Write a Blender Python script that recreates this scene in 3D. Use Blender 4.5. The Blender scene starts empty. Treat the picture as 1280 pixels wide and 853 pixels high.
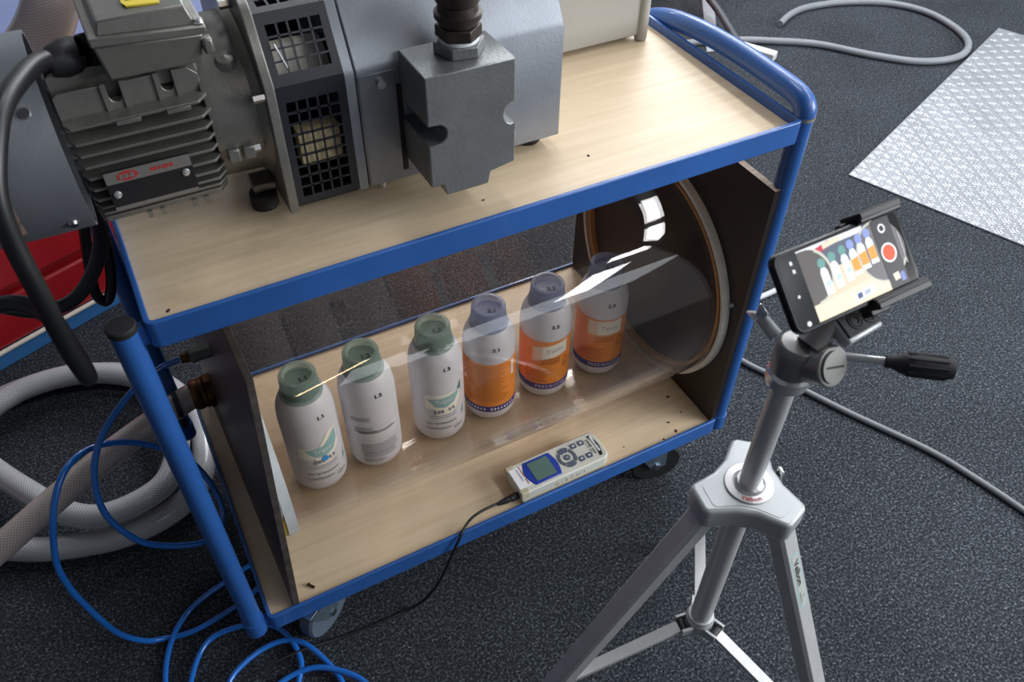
import bpy, bmesh, math, random
from mathutils import Vector, Matrix, Euler
random.seed(7)
R = math.radians
PI = math.pi
scene = bpy.context.scene
COL = scene.collection

# ------------------------------------------------------------------ camera
cam_d = bpy.data.cameras.new('camera')
cam_d.sensor_width = 36.0
cam_d.lens = 1045.77 / 1280 * 36.0
cam_d.dof.use_dof = True
cam_d.dof.focus_distance = 1.52
cam_d.dof.aperture_fstop = 9.0
cam = bpy.data.objects.new('camera', cam_d)
COL.objects.link(cam)
cam.location = (0.0462, -0.8086, 1.4161)
cam.rotation_euler = (0.7785, -0.0104, -0.4872)
scene.camera = cam

# ------------------------------------------------------------------ world, lights, exposure
world = bpy.data.worlds.new('world')
scene.world = world
world.use_nodes = True
world.node_tree.nodes['Background'].inputs[0].default_value = (0.88, 0.94, 1.0, 1)
world.node_tree.nodes['Background'].inputs[1].default_value = 0.33
scene.view_settings.view_transform = 'Standard'
scene.view_settings.look = 'None'
scene.view_settings.exposure = 0.2
scene.view_settings.gamma = 1.0
scene.view_settings.use_curve_mapping = False
scene.cycles.transparent_max_bounces = 24


def area(name, loc, target, sx, sy, power, col=(1, 1, 1)):
    d = bpy.data.lights.new(name, 'AREA')
    d.shape = 'RECTANGLE'
    d.size = sx
    d.size_y = sy
    d.energy = power
    d.color = col
    o = bpy.data.objects.new(name, d)
    COL.objects.link(o)
    o.location = loc
    v = Vector(target) - Vector(loc)
    o.rotation_euler = v.to_track_quat('-Z', 'Y').to_euler()
    return o


# rows of overhead luminaires that run away from the viewer, and the bright skylight beyond the tread plate
for lx, ly, e in ((2.4, 0.35, 15), (2.4, -0.9, 18), (2.5, 3.6, 22), (2.4, 1.9, 18), (1.2, 4.6, 20), (0.9, 1.0, 12), (2.4, -2.3, 12), (3.6, 1.6, 30), (3.6, 0.2, 10)):  # the strongest one is added to brighten the far carpet
    area('ceiling_luminaire', (lx, ly, 2.9), (lx, ly + 0.001, 0), 0.28, 1.0, e, (0.97, 0.98, 1.0))
area('overhead_panel', (7.6, 3.2, 2.9), (2.6, 0.7, 0.0), 3.0, 2.2, 17, (0.93, 0.97, 1.0))
area('side_light', (3.4, 3.7, 2.9), (0.8, 0.4, 0.0), 2.2, 1.6, 72, (0.95, 0.98, 1.0))
area('side_light', (4.6, -2.6, 1.8), (0.5, 0.2, 0.2), 2.4, 1.8, 190, (0.95, 0.98, 1.0))  # added area light that brightens the bottles from the front right
area('overhead_panel', (2.0, -3.0, 2.9), (2.0, -2.999, 0.0), 2.4, 1.1, 20, (0.86, 0.93, 1.0))  # added panel behind the viewer, brightens the pump's sloped top
lamp = area('strip_lamp', (0.68, -2.5, 2.9), (0.68, -2.499, 0), 0.9, 0.045, 2.2, (1.0, 0.72, 0.42))
lamp.rotation_euler = (0, 0, math.atan2(0.75, 0.35))


# ------------------------------------------------------------------ materials
def lin(c):
    out = []
    for v in c:
        v /= 255.0
        out.append(v / 12.92 if v <= 0.04045 else ((v + 0.055) / 1.055) ** 2.4)
    return tuple(out) + (1.0,)


MATS = {}


def pm(name, col, rough=0.5, metal=0.0, var=0.0, vscale=12.0, bump=0.0, bscale=150.0, stretch=None,
       coat=0.0, spec=0.5, emit=0.0, col2=None, detail=4.0):
    if name in MATS:
        return MATS[name]
    m = bpy.data.materials.new(name)
    m.use_nodes = True
    nt = m.node_tree
    b = nt.nodes['Principled BSDF']
    c = lin(col)
    b.inputs['Base Color'].default_value = c
    b.inputs['Roughness'].default_value = rough
    b.inputs['Metallic'].default_value = metal
    b.inputs['Specular IOR Level'].default_value = spec
    b.inputs['Coat Weight'].default_value = coat
    if emit:
        b.inputs['Emission Color'].default_value = c
        b.inputs['Emission Strength'].default_value = emit
    tc = nt.nodes.new('ShaderNodeTexCoord')
    mp = nt.nodes.new('ShaderNodeMapping')
    nt.links.new(tc.outputs['Object'], mp.inputs[0])
    if stretch:
        mp.inputs['Scale'].default_value = stretch
    if var:
        n = nt.nodes.new('ShaderNodeTexNoise')
        n.inputs['Scale'].default_value = vscale
        n.inputs['Detail'].default_value = detail
        nt.links.new(mp.outputs[0], n.inputs['Vector'])
        r = nt.nodes.new('ShaderNodeValToRGB')
        c2 = lin(col2) if col2 else tuple(x * (1 - var) for x in c[:3]) + (1,)
        r.color_ramp.elements[0].position = 0.32
        r.color_ramp.elements[1].position = 0.68
        r.color_ramp.elements[0].color = c2
        r.color_ramp.elements[1].color = c if col2 else tuple(min(1, x * (1 + var * 0.6)) for x in c[:3]) + (1,)
        nt.links.new(n.outputs['Fac'], r.inputs[0])
        nt.links.new(r.outputs[0], b.inputs['Base Color'])
        if emit:
            nt.links.new(r.outputs[0], b.inputs['Emission Color'])
    if bump:
        n2 = nt.nodes.new('ShaderNodeTexNoise')
        n2.inputs['Scale'].default_value = bscale
        n2.inputs['Detail'].default_value = 3
        nt.links.new(tc.outputs['Object'], n2.inputs['Vector'])
        bp = nt.nodes.new('ShaderNodeBump')
        bp.inputs['Strength'].default_value = bump
        bp.inputs['Distance'].default_value = 0.002
        nt.links.new(n2.outputs['Fac'], bp.inputs['Height'])
        nt.links.new(bp.outputs[0], b.inputs['Normal'])
    MATS[name] = m
    return m


def carpet_mat():
    m = bpy.data.materials.new('carpet')
    m.use_nodes = True
    nt = m.node_tree
    b = nt.nodes['Principled BSDF']
    b.inputs['Roughness'].default_value = 0.95
    b.inputs['Specular IOR Level'].default_value = 0.12
    tc = nt.nodes.new('ShaderNodeTexCoord')
    fine = nt.nodes.new('ShaderNodeTexNoise')
    fine.inputs['Scale'].default_value = 190
    fine.inputs['Detail'].default_value = 3
    fine.inputs['Roughness'].default_value = 0.7
    nt.links.new(tc.outputs['Object'], fine.inputs['Vector'])
    r = nt.nodes.new('ShaderNodeValToRGB')
    e = r.color_ramp.elements
    e[0].position = 0.34
    e[0].color = lin((26, 29, 34))
    e[1].position = 0.66
    e[1].color = lin((98, 104, 111))
    mid = r.color_ramp.elements.new(0.52)
    mid.color = lin((50, 54, 60))
    nt.links.new(fine.outputs['Fac'], r.inputs[0])
    # stray pale fibres
    vo = nt.nodes.new('ShaderNodeTexVoronoi')
    vo.inputs['Scale'].default_value = 55
    nt.links.new(tc.outputs['Object'], vo.inputs['Vector'])
    lt = nt.nodes.new('ShaderNodeMath')
    lt.operation = 'LESS_THAN'
    lt.inputs[1].default_value = 0.075
    nt.links.new(vo.outputs['Distance'], lt.inputs[0])
    mx = nt.nodes.new('ShaderNodeMix')
    mx.data_type = 'RGBA'
    mx.inputs['B'].default_value = lin((150, 152, 156))
    nt.links.new(lt.outputs[0], mx.inputs['Factor'])
    nt.links.new(r.outputs[0], mx.inputs['A'])
    # soft worn patches
    big = nt.nodes.new('ShaderNodeTexNoise')
    big.inputs['Scale'].default_value = 3.0
    big.inputs['Detail'].default_value = 4
    nt.links.new(tc.outputs['Object'], big.inputs['Vector'])
    mr = nt.nodes.new('ShaderNodeMapRange')
    mr.inputs['From Min'].default_value = 0.3
    mr.inputs['From Max'].default_value = 0.7
    mr.inputs['To Min'].default_value = 0.82
    mr.inputs['To Max'].default_value = 1.12
    nt.links.new(big.outputs['Fac'], mr.inputs['Value'])
    mul = nt.nodes.new('ShaderNodeMix')
    mul.data_type = 'RGBA'
    mul.blend_type = 'MULTIPLY'
    mul.inputs['Factor'].default_value = 1
    nt.links.new(mx.outputs['Result'], mul.inputs['A'])
    nt.links.new(mr.outputs[0], mul.inputs['B'])
    nt.links.new(mul.outputs['Result'], b.inputs['Base Color'])
    bp = nt.nodes.new('ShaderNodeBump')
    bp.inputs['Strength'].default_value = 0.6
    bp.inputs['Distance'].default_value = 0.003
    nt.links.new(fine.outputs['Fac'], bp.inputs['Height'])
    nt.links.new(bp.outputs[0], b.inputs['Normal'])
    return m


def wood_mat():
    m = bpy.data.materials.new('beech_laminate')
    m.use_nodes = True
    nt = m.node_tree
    b = nt.nodes['Principled BSDF']
    b.inputs['Roughness'].default_value = 0.42
    tc = nt.nodes.new('ShaderNodeTexCoord')
    mp = nt.nodes.new('ShaderNodeMapping')
    mp.inputs['Scale'].default_value = (2.2, 42, 20)
    nt.links.new(tc.outputs['Object'], mp.inputs[0])
    n = nt.nodes.new('ShaderNodeTexNoise')
    n.inputs['Scale'].default_value = 2.0
    n.inputs['Detail'].default_value = 6
    n.inputs['Distortion'].default_value = 0.4
    nt.links.new(mp.outputs[0], n.inputs['Vector'])
    r = nt.nodes.new('ShaderNodeValToRGB')
    r.color_ramp.elements[0].position = 0.28
    r.color_ramp.elements[0].color = lin((214, 190, 156))
    r.color_ramp.elements[1].position = 0.72
    r.color_ramp.elements[1].color = lin((229, 208, 178))
    nt.links.new(n.outputs['Fac'], r.inputs[0])
    # faint smudges of use
    s = nt.nodes.new('ShaderNodeTexNoise')
    s.inputs['Scale'].default_value = 7
    s.inputs['Detail'].default_value = 5
    nt.links.new(tc.outputs['Object'], s.inputs['Vector'])
    sr = nt.nodes.new('ShaderNodeValToRGB')
    sr.color_ramp.elements[0].position = 0.26
    sr.color_ramp.elements[0].color = (0.80, 0.78, 0.74, 1)
    sr.color_ramp.elements[1].position = 0.42
    sr.color_ramp.elements[1].color = (1, 1, 1, 1)
    nt.links.new(s.outputs['Fac'], sr.inputs[0])
    mul = nt.nodes.new('ShaderNodeMix')
    mul.data_type = 'RGBA'
    mul.blend_type = 'MULTIPLY'
    mul.inputs['Factor'].default_value = 1
    nt.links.new(r.outputs[0], mul.inputs['A'])
    nt.links.new(sr.outputs[0], mul.inputs['B'])
    nt.links.new(mul.outputs['Result'], b.inputs['Base Color'])
    return m


def clear_mat(name, tint, ior=1.45, rough=0.02, haze=0.0, hazecol=(255, 255, 255), edge=1.0, rim=0.0):
    """thin clear plastic: straight-through transparency plus mirror reflection that grows at grazing angles"""
    m = bpy.data.materials.new(name)
    m.use_nodes = True
    nt = m.node_tree
    nt.nodes.remove(nt.nodes['Principled BSDF'])
    out = nt.nodes['Material Output']
    tr = nt.nodes.new('ShaderNodeBsdfTransparent')
    tr.inputs[0].default_value = tint
    gl = nt.nodes.new('ShaderNodeBsdfGlossy')
    gl.inputs['Roughness'].default_value = rough
    gl.inputs['Color'].default_value = (edge, edge, edge, 1)
    # Schlick reflectance, the same from both sides of the wall
    lw = nt.nodes.new('ShaderNodeLayerWeight')
    lw.inputs['Blend'].default_value = 0.5
    po = nt.nodes.new('ShaderNodeMath')
    po.operation = 'POWER'
    po.inputs[1].default_value = 5.0
    nt.links.new(lw.outputs['Facing'], po.inputs[0])
    f0 = ((ior - 1) / (ior + 1)) ** 2
    fr = nt.nodes.new('ShaderNodeMath')
    fr.operation = 'MULTIPLY_ADD'
    fr.inputs[1].default_value = 1 - f0
    fr.inputs[2].default_value = f0
    nt.links.new(po.outputs[0], fr.inputs[0])
    mx = nt.nodes.new('ShaderNodeMixShader')
    src = tr
    if haze:
        df = nt.nodes.new('ShaderNodeBsdfDiffuse')
        df.inputs[0].default_value = lin(hazecol)
        tl = nt.nodes.new('ShaderNodeBsdfTranslucent')
        tl.inputs[0].default_value = lin(hazecol)
        ad = nt.nodes.new('ShaderNodeMixShader')
        ad.inputs[0].default_value = 0.5
        nt.links.new(df.outputs[0], ad.inputs[1])
        nt.links.new(tl.outputs[0], ad.inputs[2])
        hz = nt.nodes.new('ShaderNodeMixShader')
        hz.inputs[0].default_value = haze
        nt.links.new(tr.outputs[0], hz.inputs[1])
        nt.links.new(ad.outputs[0], hz.inputs[2])
        src = hz
    if rim:
        # long path through the wall at grazing angles looks milky
        df = nt.nodes.new('ShaderNodeBsdfTranslucent')
        df.inputs[0].default_value = lin((236, 230, 220))
        d2 = nt.nodes.new('ShaderNodeBsdfDiffuse')
        d2.inputs[0].default_value = lin((236, 230, 220))
        dm = nt.nodes.new('ShaderNodeMixShader')
        dm.inputs[0].default_value = 0.5
        nt.links.new(df.outputs[0], dm.inputs[1])
        nt.links.new(d2.outputs[0], dm.inputs[2])
        pw_ = nt.nodes.new('ShaderNodeMath')
        pw_.operation = 'POWER'
        pw_.inputs[1].default_value = 4.0
        nt.links.new(lw.outputs['Facing'], pw_.inputs[0])
        ml = nt.nodes.new('ShaderNodeMath')
        ml.operation = 'MULTIPLY'
        ml.inputs[1].default_value = rim
        nt.links.new(pw_.outputs[0], ml.inputs[0])
        rm_ = nt.nodes.new('ShaderNodeMixShader')
        nt.links.new(ml.outputs[0], rm_.inputs[0])
        nt.links.new(src.outputs[0], rm_.inputs[1])
        nt.links.new(dm.outputs[0], rm_.inputs[2])
        src = rm_
    nt.links.new(fr.outputs[0], mx.inputs[0])
    nt.links.new(src.outputs[0], mx.inputs[1])
    nt.links.new(gl.outputs[0], mx.inputs[2])
    nt.links.new(mx.outputs[0], out.inputs[0])
    MATS[name] = m
    return m


def braid_mat(name, base, thread, circ, freq=620.0):
    """clear hose wall with a woven reinforcement; UV: u along the hose in metres, v around it"""
    m = bpy.data.materials.new(name)
    m.use_nodes = True
    nt = m.node_tree
    b = nt.nodes['Principled BSDF']
    b.inputs['Roughness'].default_value = 0.25
    b.inputs['Coat Weight'].default_value = 0.35
    uv = nt.nodes.new('ShaderNodeUVMap')
    sp = nt.nodes.new('ShaderNodeSeparateXYZ')
    nt.links.new(uv.outputs[0], sp.inputs[0])

    def wave(sign):
        a = nt.nodes.new('ShaderNodeMath')
        a.operation = 'MULTIPLY'
        a.inputs[1].default_value = freq
        nt.links.new(sp.outputs[0], a.inputs[0])
        c = nt.nodes.new('ShaderNodeMath')
        c.operation = 'MULTIPLY_ADD'
        c.inputs[1].default_value = sign * 2 * PI * circ
        nt.links.new(sp.outputs[1], c.inputs[0])
        nt.links.new(a.outputs[0], c.inputs[2])
        s = nt.nodes.new('ShaderNodeMath')
        s.operation = 'SINE'
        nt.links.new(c.outputs[0], s.inputs[0])
        return s
    w1, w2 = wave(1), wave(-1)
    mxm = nt.nodes.new('ShaderNodeMath')
    mxm.operation = 'MAXIMUM'
    nt.links.new(w1.outputs[0], mxm.inputs[0])
    nt.links.new(w2.outputs[0], mxm.inputs[1])
    r = nt.nodes.new('ShaderNodeValToRGB')
    r.color_ramp.elements[0].position = 0.35
    r.color_ramp.elements[0].color = lin(base)
    r.color_ramp.elements[1].position = 0.95
    r.color_ramp.elements[1].color = lin(thread)
    nt.links.new(mxm.outputs[0], r.inputs[0])
    nt.links.new(r.outputs[0], b.inputs['Base Color'])
    MATS[name] = m
    return m


carpet = carpet_mat()
wood = wood_mat()
blue = pm('blue_paint', (44, 94, 166), 0.38, var=0.12, vscale=9, coat=0.25)
blue_dark = pm('blue_paint_worn', (34, 76, 148), 0.45, var=0.18, vscale=14)
black = pm('black_plastic', (22, 22, 24), 0.5)
rubber = pm('black_rubber', (24, 24, 26), 0.7, bump=0.1)
grey_cast = pm('grey_cast_paint', (128, 127, 122), 0.36, metal=0.6, var=0.1, vscale=30, bump=0.12, bscale=260)
grey_sheet = pm('grey_sheet_paint', (148, 153, 161), 0.42, metal=0.7, var=0.08, vscale=20, bump=0.10, bscale=320)
grey_block = pm('grey_hammer_paint', (132, 135, 136), 0.40, metal=0.6, var=0.1, vscale=25, bump=0.25, bscale=220)
black_cover = pm('black_cover', (34, 37, 44), 0.40, bump=0.05)
steel = pm('zinc_steel', (190, 192, 195), 0.28, metal=1.0, var=0.12, vscale=40)
chrome = pm('chrome', (222, 223, 225), 0.2, metal=0.75)
alu = pm('brushed_aluminium', (196, 197, 198), 0.36, metal=0.35, var=0.06, vscale=60, stretch=(1, 1, 0.05))
silver_paint = pm('silver_paint', (176, 180, 183), 0.38, metal=0.3, var=0.05, vscale=30)
gun = pm('gunmetal_paint', (138, 137, 136), 0.30, metal=0.45, var=0.06)
brass = pm('old_brass', (120, 84, 44), 0.45, metal=0.7, var=0.4, vscale=60, col2=(52, 38, 24))
pipe_mat = pm('dark_cast_pipe', (70, 62, 58), 0.45, metal=0.6, var=0.2, vscale=40)
ply = pm('brown_film_plywood', (34, 26, 23), 0.42, var=0.22, vscale=6)
ply_left = pm('grey_brown_board', (60, 52, 49), 0.42, var=0.25, vscale=7)
ply_edge = pm('plywood_edge', (150, 132, 118), 0.7, var=0.25, vscale=30, stretch=(1, 6, 30))
ply_edge_dark = pm('worn_board_edge', (74, 68, 64), 0.65, var=0.4, vscale=50)
cream = pm('cream_sealant', (238, 236, 222), 0.5, var=0.08, vscale=30)
amber = pm('amber_adhesive', (186, 140, 78), 0.35, var=0.15, vscale=25)
white_seal = pm('white_seal', (214, 218, 220), 0.35, var=0.12, vscale=30)
yellow = pm('yellow_tape', (232, 194, 40), 0.5)
tube_mat = clear_mat('clear_acrylic', (0.945, 0.925, 0.905, 1), 1.45, 0.015, rim=0.30)
bottle_white = pm('white_bottle_plastic', (220, 221, 228), 0.42, var=0.02, vscale=10)
orange = pm('orange_label', (244, 148, 48), 0.45, var=0.06, vscale=40, stretch=(1, 1, 6))
navy = pm('navy_band', (54, 44, 138), 0.45)
ink = pm('black_ink', (28, 28, 32), 0.6)
grey_ink = pm('grey_print', (140, 142, 150), 0.6)
brown_ink = pm('dark_orange_print', (176, 88, 22), 0.6)
white_print = pm('white_print', (240, 240, 244), 0.5)
pale_print = pm('pale_blue_print', (196, 204, 208), 0.5)
sticker = pm('sticker_paper', (250, 246, 234), 0.5)
sticker_peach = pm('sticker_paper_peach', (246, 226, 204), 0.5)
teal = pm('teal_print', (150, 196, 198), 0.5)
teal_dark = pm('dark_teal_print', (84, 140, 146), 0.5)
sky_dot = pm('bright_blue_dot', (66, 160, 240), 0.5)
green_in = pm('green_closure', (84, 126, 110), 0.4)
blue_in = pm('blue_closure', (90, 108, 166), 0.4)
green_cup = clear_mat('frosted_green_cup', (0.86, 0.92, 0.89, 1), 1.3, 0.25, 0.60, (186, 206, 198))
blue_cup = clear_mat('frosted_blue_cup', (0.84, 0.87, 0.95, 1), 1.3, 0.25, 0.60, (188, 197, 222))
meter_body = pm('meter_grey_plastic', (206, 206, 196), 0.5, var=0.03, vscale=30)
meter_side = pm('meter_beige_plastic', (196, 188, 162), 0.5, var=0.12, vscale=40)
meter_blue = pm('meter_blue_bezel', (34, 62, 160), 0.3)
lcd = pm('lcd_green', (92, 120, 112), 0.2)
key_grey = pm('key_grey', (84, 94, 112), 0.5)
air_blue = pm('blue_air_hose', (34, 112, 206), 0.22, coat=0.6)
cable_black = pm('black_cable', (20, 20, 22), 0.42)
cable_grey = pm('grey_conduit', (128, 132, 138), 0.45, var=0.06)
cable_pale = pm('pale_cable', (186, 190, 194), 0.45)
braid = braid_mat('braided_hose', (150, 153, 158), (206, 209, 212), 24, 900.0)
braid_pink = braid_mat('braided_hose_stained', (164, 150, 144), (200, 192, 188), 24, 900.0)
red = pm('red_enamel', (176, 26, 36), 0.35, var=0.08, vscale=6)
blue_light = pm('light_blue_enamel', (70, 136, 206), 0.4)
lilac = pm('blue_grey_laminate', (118, 130, 172), 0.5, var=0.06, vscale=5)
tread = pm('tread_aluminium', (188, 191, 198), 0.32, metal=0.9, var=0.12, vscale=5)
tank_grey = pm('warm_grey_plastic', (170, 167, 160), 0.5, var=0.04)
yellow_tag = pm('yellow_sticker', (226, 202, 60), 0.5)


# ------------------------------------------------------------------ geometry helpers
def catmull(pts, n=6, closed=False):
    P = [Vector(p) for p in pts]
    out = []
    N = len(P)
    for i in range(N - 1):
        p0 = P[max(i - 1, 0)]
        p1 = P[i]
        p2 = P[i + 1]
        p3 = P[min(i + 2, N - 1)]
        for k in range(n):
            t = k / n
            out.append(0.5 * ((2 * p1) + (-p0 + p2) * t + (2 * p0 - 5 * p1 + 4 * p2 - p3) * t * t + (-p0 + 3 * p1 - 3 * p2 + p3) * t ** 3))
    out.append(P[-1])
    return out


class MB:
    def __init__(self):
        self.v = []
        self.f = []
        self.mi = []
        self.uv = {}
        self.cur = 0

    def add(self, vs, fs, uv=None):
        o = len(self.v)
        self.v += [tuple(p) for p in vs]
        for i, f in enumerate(fs):
            if uv:
                self.uv[len(self.f)] = uv[i]
            self.f.append(tuple(o + k for k in f))
            self.mi.append(self.cur)
        return self

    def box(self, x0, x1, y0, y1, z0, z1, M=None):
        vs = [Vector((x, y, z)) for x in (x0, x1) for y in (y0, y1) for z in (z0, z1)]
        if M:
            vs = [M @ v for v in vs]
        return self.add(vs, [(0, 1, 3, 2), (4, 6, 7, 5), (0, 4, 5, 1), (2, 3, 7, 6), (0, 2, 6, 4), (1, 5, 7, 3)])

    def hexa(self, b, t):
        """four bottom corners and four top corners, counter-clockwise from above"""
        return self.add(list(b) + list(t), [(3, 2, 1, 0), (4, 5, 6, 7), (0, 1, 5, 4), (1, 2, 6, 5), (2, 3, 7, 6), (3, 0, 4, 7)])

    def prism(self, poly, f, w0, w1):
        """extrude a 2-D polygon; f(u, v, w) gives the point"""
        n = len(poly)
        vs = [f(u, v, w0) for u, v in poly] + [f(u, v, w1) for u, v in poly]
        fs = [tuple(range(n - 1, -1, -1)), tuple(range(n, 2 * n))]
        fs += [(i, (i + 1) % n, n + (i + 1) % n, n + i) for i in range(n)]
        return self.add(vs, fs)

    def cyl(self, p0, p1, r0, r1=None, seg=24, rot=0.0, caps=True):
        r1 = r0 if r1 is None else r1
        p0, p1 = Vector(p0), Vector(p1)
        d = (p1 - p0).normalized()
        a = Vector((0, 0, 1)) if abs(d.z) < 0.9 else Vector((1, 0, 0))
        u = d.cross(a).normalized()
        w = d.cross(u).normalized()
        vs = []
        for p, r in ((p0, r0), (p1, r1)):
            for k in range(seg):
                t = 2 * PI * k / seg + rot
                vs.append(p + (u * math.cos(t) + w * math.sin(t)) * r)
        fs = [(k, (k + 1) % seg, seg + (k + 1) % seg, seg + k) for k in range(seg)]
        if caps:
            fs += [tuple(range(seg - 1, -1, -1)), tuple(range(seg, 2 * seg))]
        return self.add(vs, fs)

    def lathe(self, prof, seg=40, f=None, a0=0.0, a1=2 * PI):
        """prof: (r, z) list; f maps (x, y, z)"""
        full = abs(a1 - a0 - 2 * PI) < 1e-6
        n = seg if full else seg + 1
        vs = []
        for r, z in prof:
            for k in range(n):
                t = a0 + (a1 - a0) * k / seg
                p = Vector((r * math.cos(t), r * math.sin(t), z))
                vs.append(f(p) if f else p)
        fs = []
        for j in range(len(prof) - 1):
            for k in range(seg):
                k2 = (k + 1) % n
                fs.append((j * n + k, j * n + k2, (j + 1) * n + k2, (j + 1) * n + k))
        return self.add(vs, fs)

    def tube(self, path, r, seg=12, n=6, caps=True, raw=False):
        P = [Vector(p) for p in path] if raw else catmull(path, n)
        rr = r if callable(r) else (lambda t: r)
        N = len(P)
        vs = []
        T = [(P[min(i + 1, N - 1)] - P[max(i - 1, 0)]).normalized() for i in range(N)]
        a = Vector((0, 0, 1)) if abs(T[0].z) < 0.9 else Vector((1, 0, 0))
        u = T[0].cross(a).normalized()
        L = [0.0]
        for i in range(1, N):
            L.append(L[-1] + (P[i] - P[i - 1]).length)
        for i in range(N):
            u = (u - T[i] * u.dot(T[i])).normalized()
            w = T[i].cross(u)
            rad = rr(L[i] / max(L[-1], 1e-9))
            for k in range(seg):
                t = 2 * PI * k / seg
                vs.append(P[i] + (u * math.cos(t) + w * math.sin(t)) * rad)
        fs, uv = [], []
        for i in range(N - 1):
            for k in range(seg):
                k2 = (k + 1) % seg
                fs.append((i * seg + k, i * seg + k2, (i + 1) * seg + k2, (i + 1) * seg + k))
                uv.append(((L[i], k / seg), (L[i], (k + 1) / seg), (L[i + 1], (k + 1) / seg), (L[i + 1], k / seg)))
        if caps:
            fs += [tuple(range(seg - 1, -1, -1)), tuple(range((N - 1) * seg, N * seg))]
            uv += [[(0, 0)] * seg, [(0, 0)] * seg]
        return self.add(vs, fs, uv)

    def text(self, body, size, f, align='CENTER', sp=1.0, bold=0.0):
        cu = bpy.data.curves.new('tmp_text', 'FONT')
        cu.body = body
        cu.size = size
        cu.align_x = align
        cu.align_y = 'CENTER'
        cu.space_character = sp
        cu.resolution_u = 2
        cu.offset = bold * size
        o = bpy.data.objects.new('tmp_text', cu)
        me = o.to_mesh()
        self.add([f(v.co.x, v.co.y) for v in me.vertices], [tuple(p.vertices) for p in me.polygons])
        o.to_mesh_clear()
        bpy.data.objects.remove(o)
        bpy.data.curves.remove(cu)
        return self


def dashes(n, size, f, sp=1.0):
    """print too small to read in the photograph: a row of letter-sized strokes"""
    rnd = random.Random(n * 31 + int(size * 1e5))
    mb = MB()
    x = -n * size * 0.31 * sp
    for k in range(n):
        w = size * rnd.uniform(0.36, 0.5)
        if rnd.random() > 0.14:
            h = size * rnd.uniform(0.28, 0.36)
            mb.add([f(x, -h), f(x + w, -h), f(x + w, h), f(x, h)], [(0, 1, 2, 3)])
        x += size * 0.62 * sp
    return mb


def chain(o):
    M = Matrix.Identity(4)
    while o is not None:
        M = o.matrix_basis @ M
        o = o.parent
    return M


def obj(name, mb, mats, parent=None, smooth=35, bevel=0.0, local=False, origin=None, bseg=2, recalc=True):
    me = bpy.data.meshes.new(name)
    vs = mb.v
    if parent is not None and not local:
        Mi = chain(parent).inverted()
        vs = [tuple(Mi @ Vector(v)) for v in vs]
    if origin is not None and parent is None:
        vs = [tuple(Vector(v) - Vector(origin)) for v in vs]
    me.from_pydata(vs, [], mb.f)
    if mb.uv:
        ul = me.uv_layers.new(name='UVMap')
        for i, p in enumerate(me.polygons):
            if i in mb.uv:
                for k, li in enumerate(p.loop_indices):
                    ul.data[li].uv = mb.uv[i][k]
    if recalc:
        bm = bmesh.new()
        bm.from_mesh(me)
        bmesh.ops.recalc_face_normals(bm, faces=bm.faces)
        bm.to_mesh(me)
        bm.free()
    mats = mats if isinstance(mats, (list, tuple)) else [mats]
    for m in mats:
        me.materials.append(m)
    if len(mats) > 1:
        me.polygons.foreach_set('material_index', mb.mi)
    if smooth:
        me.polygons.foreach_set('use_smooth', [True] * len(me.polygons))
        me.set_sharp_from_angle(angle=R(smooth))
    o = bpy.data.objects.new(name, me)
    COL.objects.link(o)
    if origin is not None and parent is None:
        o.location = origin
    if parent is not None:
        o.parent = parent
    if bevel:
        md = o.modifiers.new('bevel', 'BEVEL')
        md.width = bevel
        md.segments = bseg
        md.limit_method = 'ANGLE'
        md.angle_limit = R(40)
        md.harden_normals = False
    return o


def thing(name, label, cat, loc=(0, 0, 0), rot=(0, 0, 0), group=None):
    o = bpy.data.objects.new(name, None)
    o.empty_display_size = 0.05
    COL.objects.link(o)
    o.location = loc
    o.rotation_euler = rot
    o['label'] = label
    o['category'] = cat
    if group:
        o['group'] = group
    return o


def tag(o, label, cat, group=None):
    o['label'] = label
    o['category'] = cat
    if group:
        o['group'] = group
    return o


def rrect(w, h, r, n=5):
    """rounded rectangle outline centred on the origin"""
    out = []
    for cx, cy, a in ((w / 2 - r, h / 2 - r, 0), (-w / 2 + r, h / 2 - r, PI / 2), (-w / 2 + r, -h / 2 + r, PI), (w / 2 - r, -h / 2 + r, 1.5 * PI)):
        for k in range(n + 1):
            t = a + PI / 2 * k / n
            out.append((cx + r * math.cos(t), cy + r * math.sin(t)))
    return out


XYW = lambda u, v, w: Vector((u, v, w))
YZX = lambda u, v, w: Vector((w, u, v))
XZY = lambda u, v, w: Vector((u, w, v))
Z0 = -0.21            # the floor; z = 0 is the top of the lower shelf rim
H = 0.733             # top of the upper shelf rim

# ------------------------------------------------------------------ the floor
b = MB().box(-4, 9, -4, 9, Z0 - 0.05, Z0)
fl = obj('floor', b, carpet, smooth=0)
fl['kind'] = 'structure'
fl['label'] = 'charcoal speckled carpet floor'
# unseen walls and roof added to shade the left side; open to the right and back
wallm = pm('shade_wall_grey', (108, 112, 118), 0.8, var=0.06, vscale=2)
for nm_, dims in (('shade_wall_left', (-2.7, -2.6, -3.4, 4.0, Z0, 3.0)), ('shade_wall_front', (-2.6, 1.2, -3.5, -3.4, Z0, 3.0)), ('shade_ceiling', (-2.7, 1.2, -3.5, 2.6, 3.0, 3.1))):
    w_ = obj(nm_, MB().box(*dims), wallm, smooth=0)
    w_['kind'] = 'structure'

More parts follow.
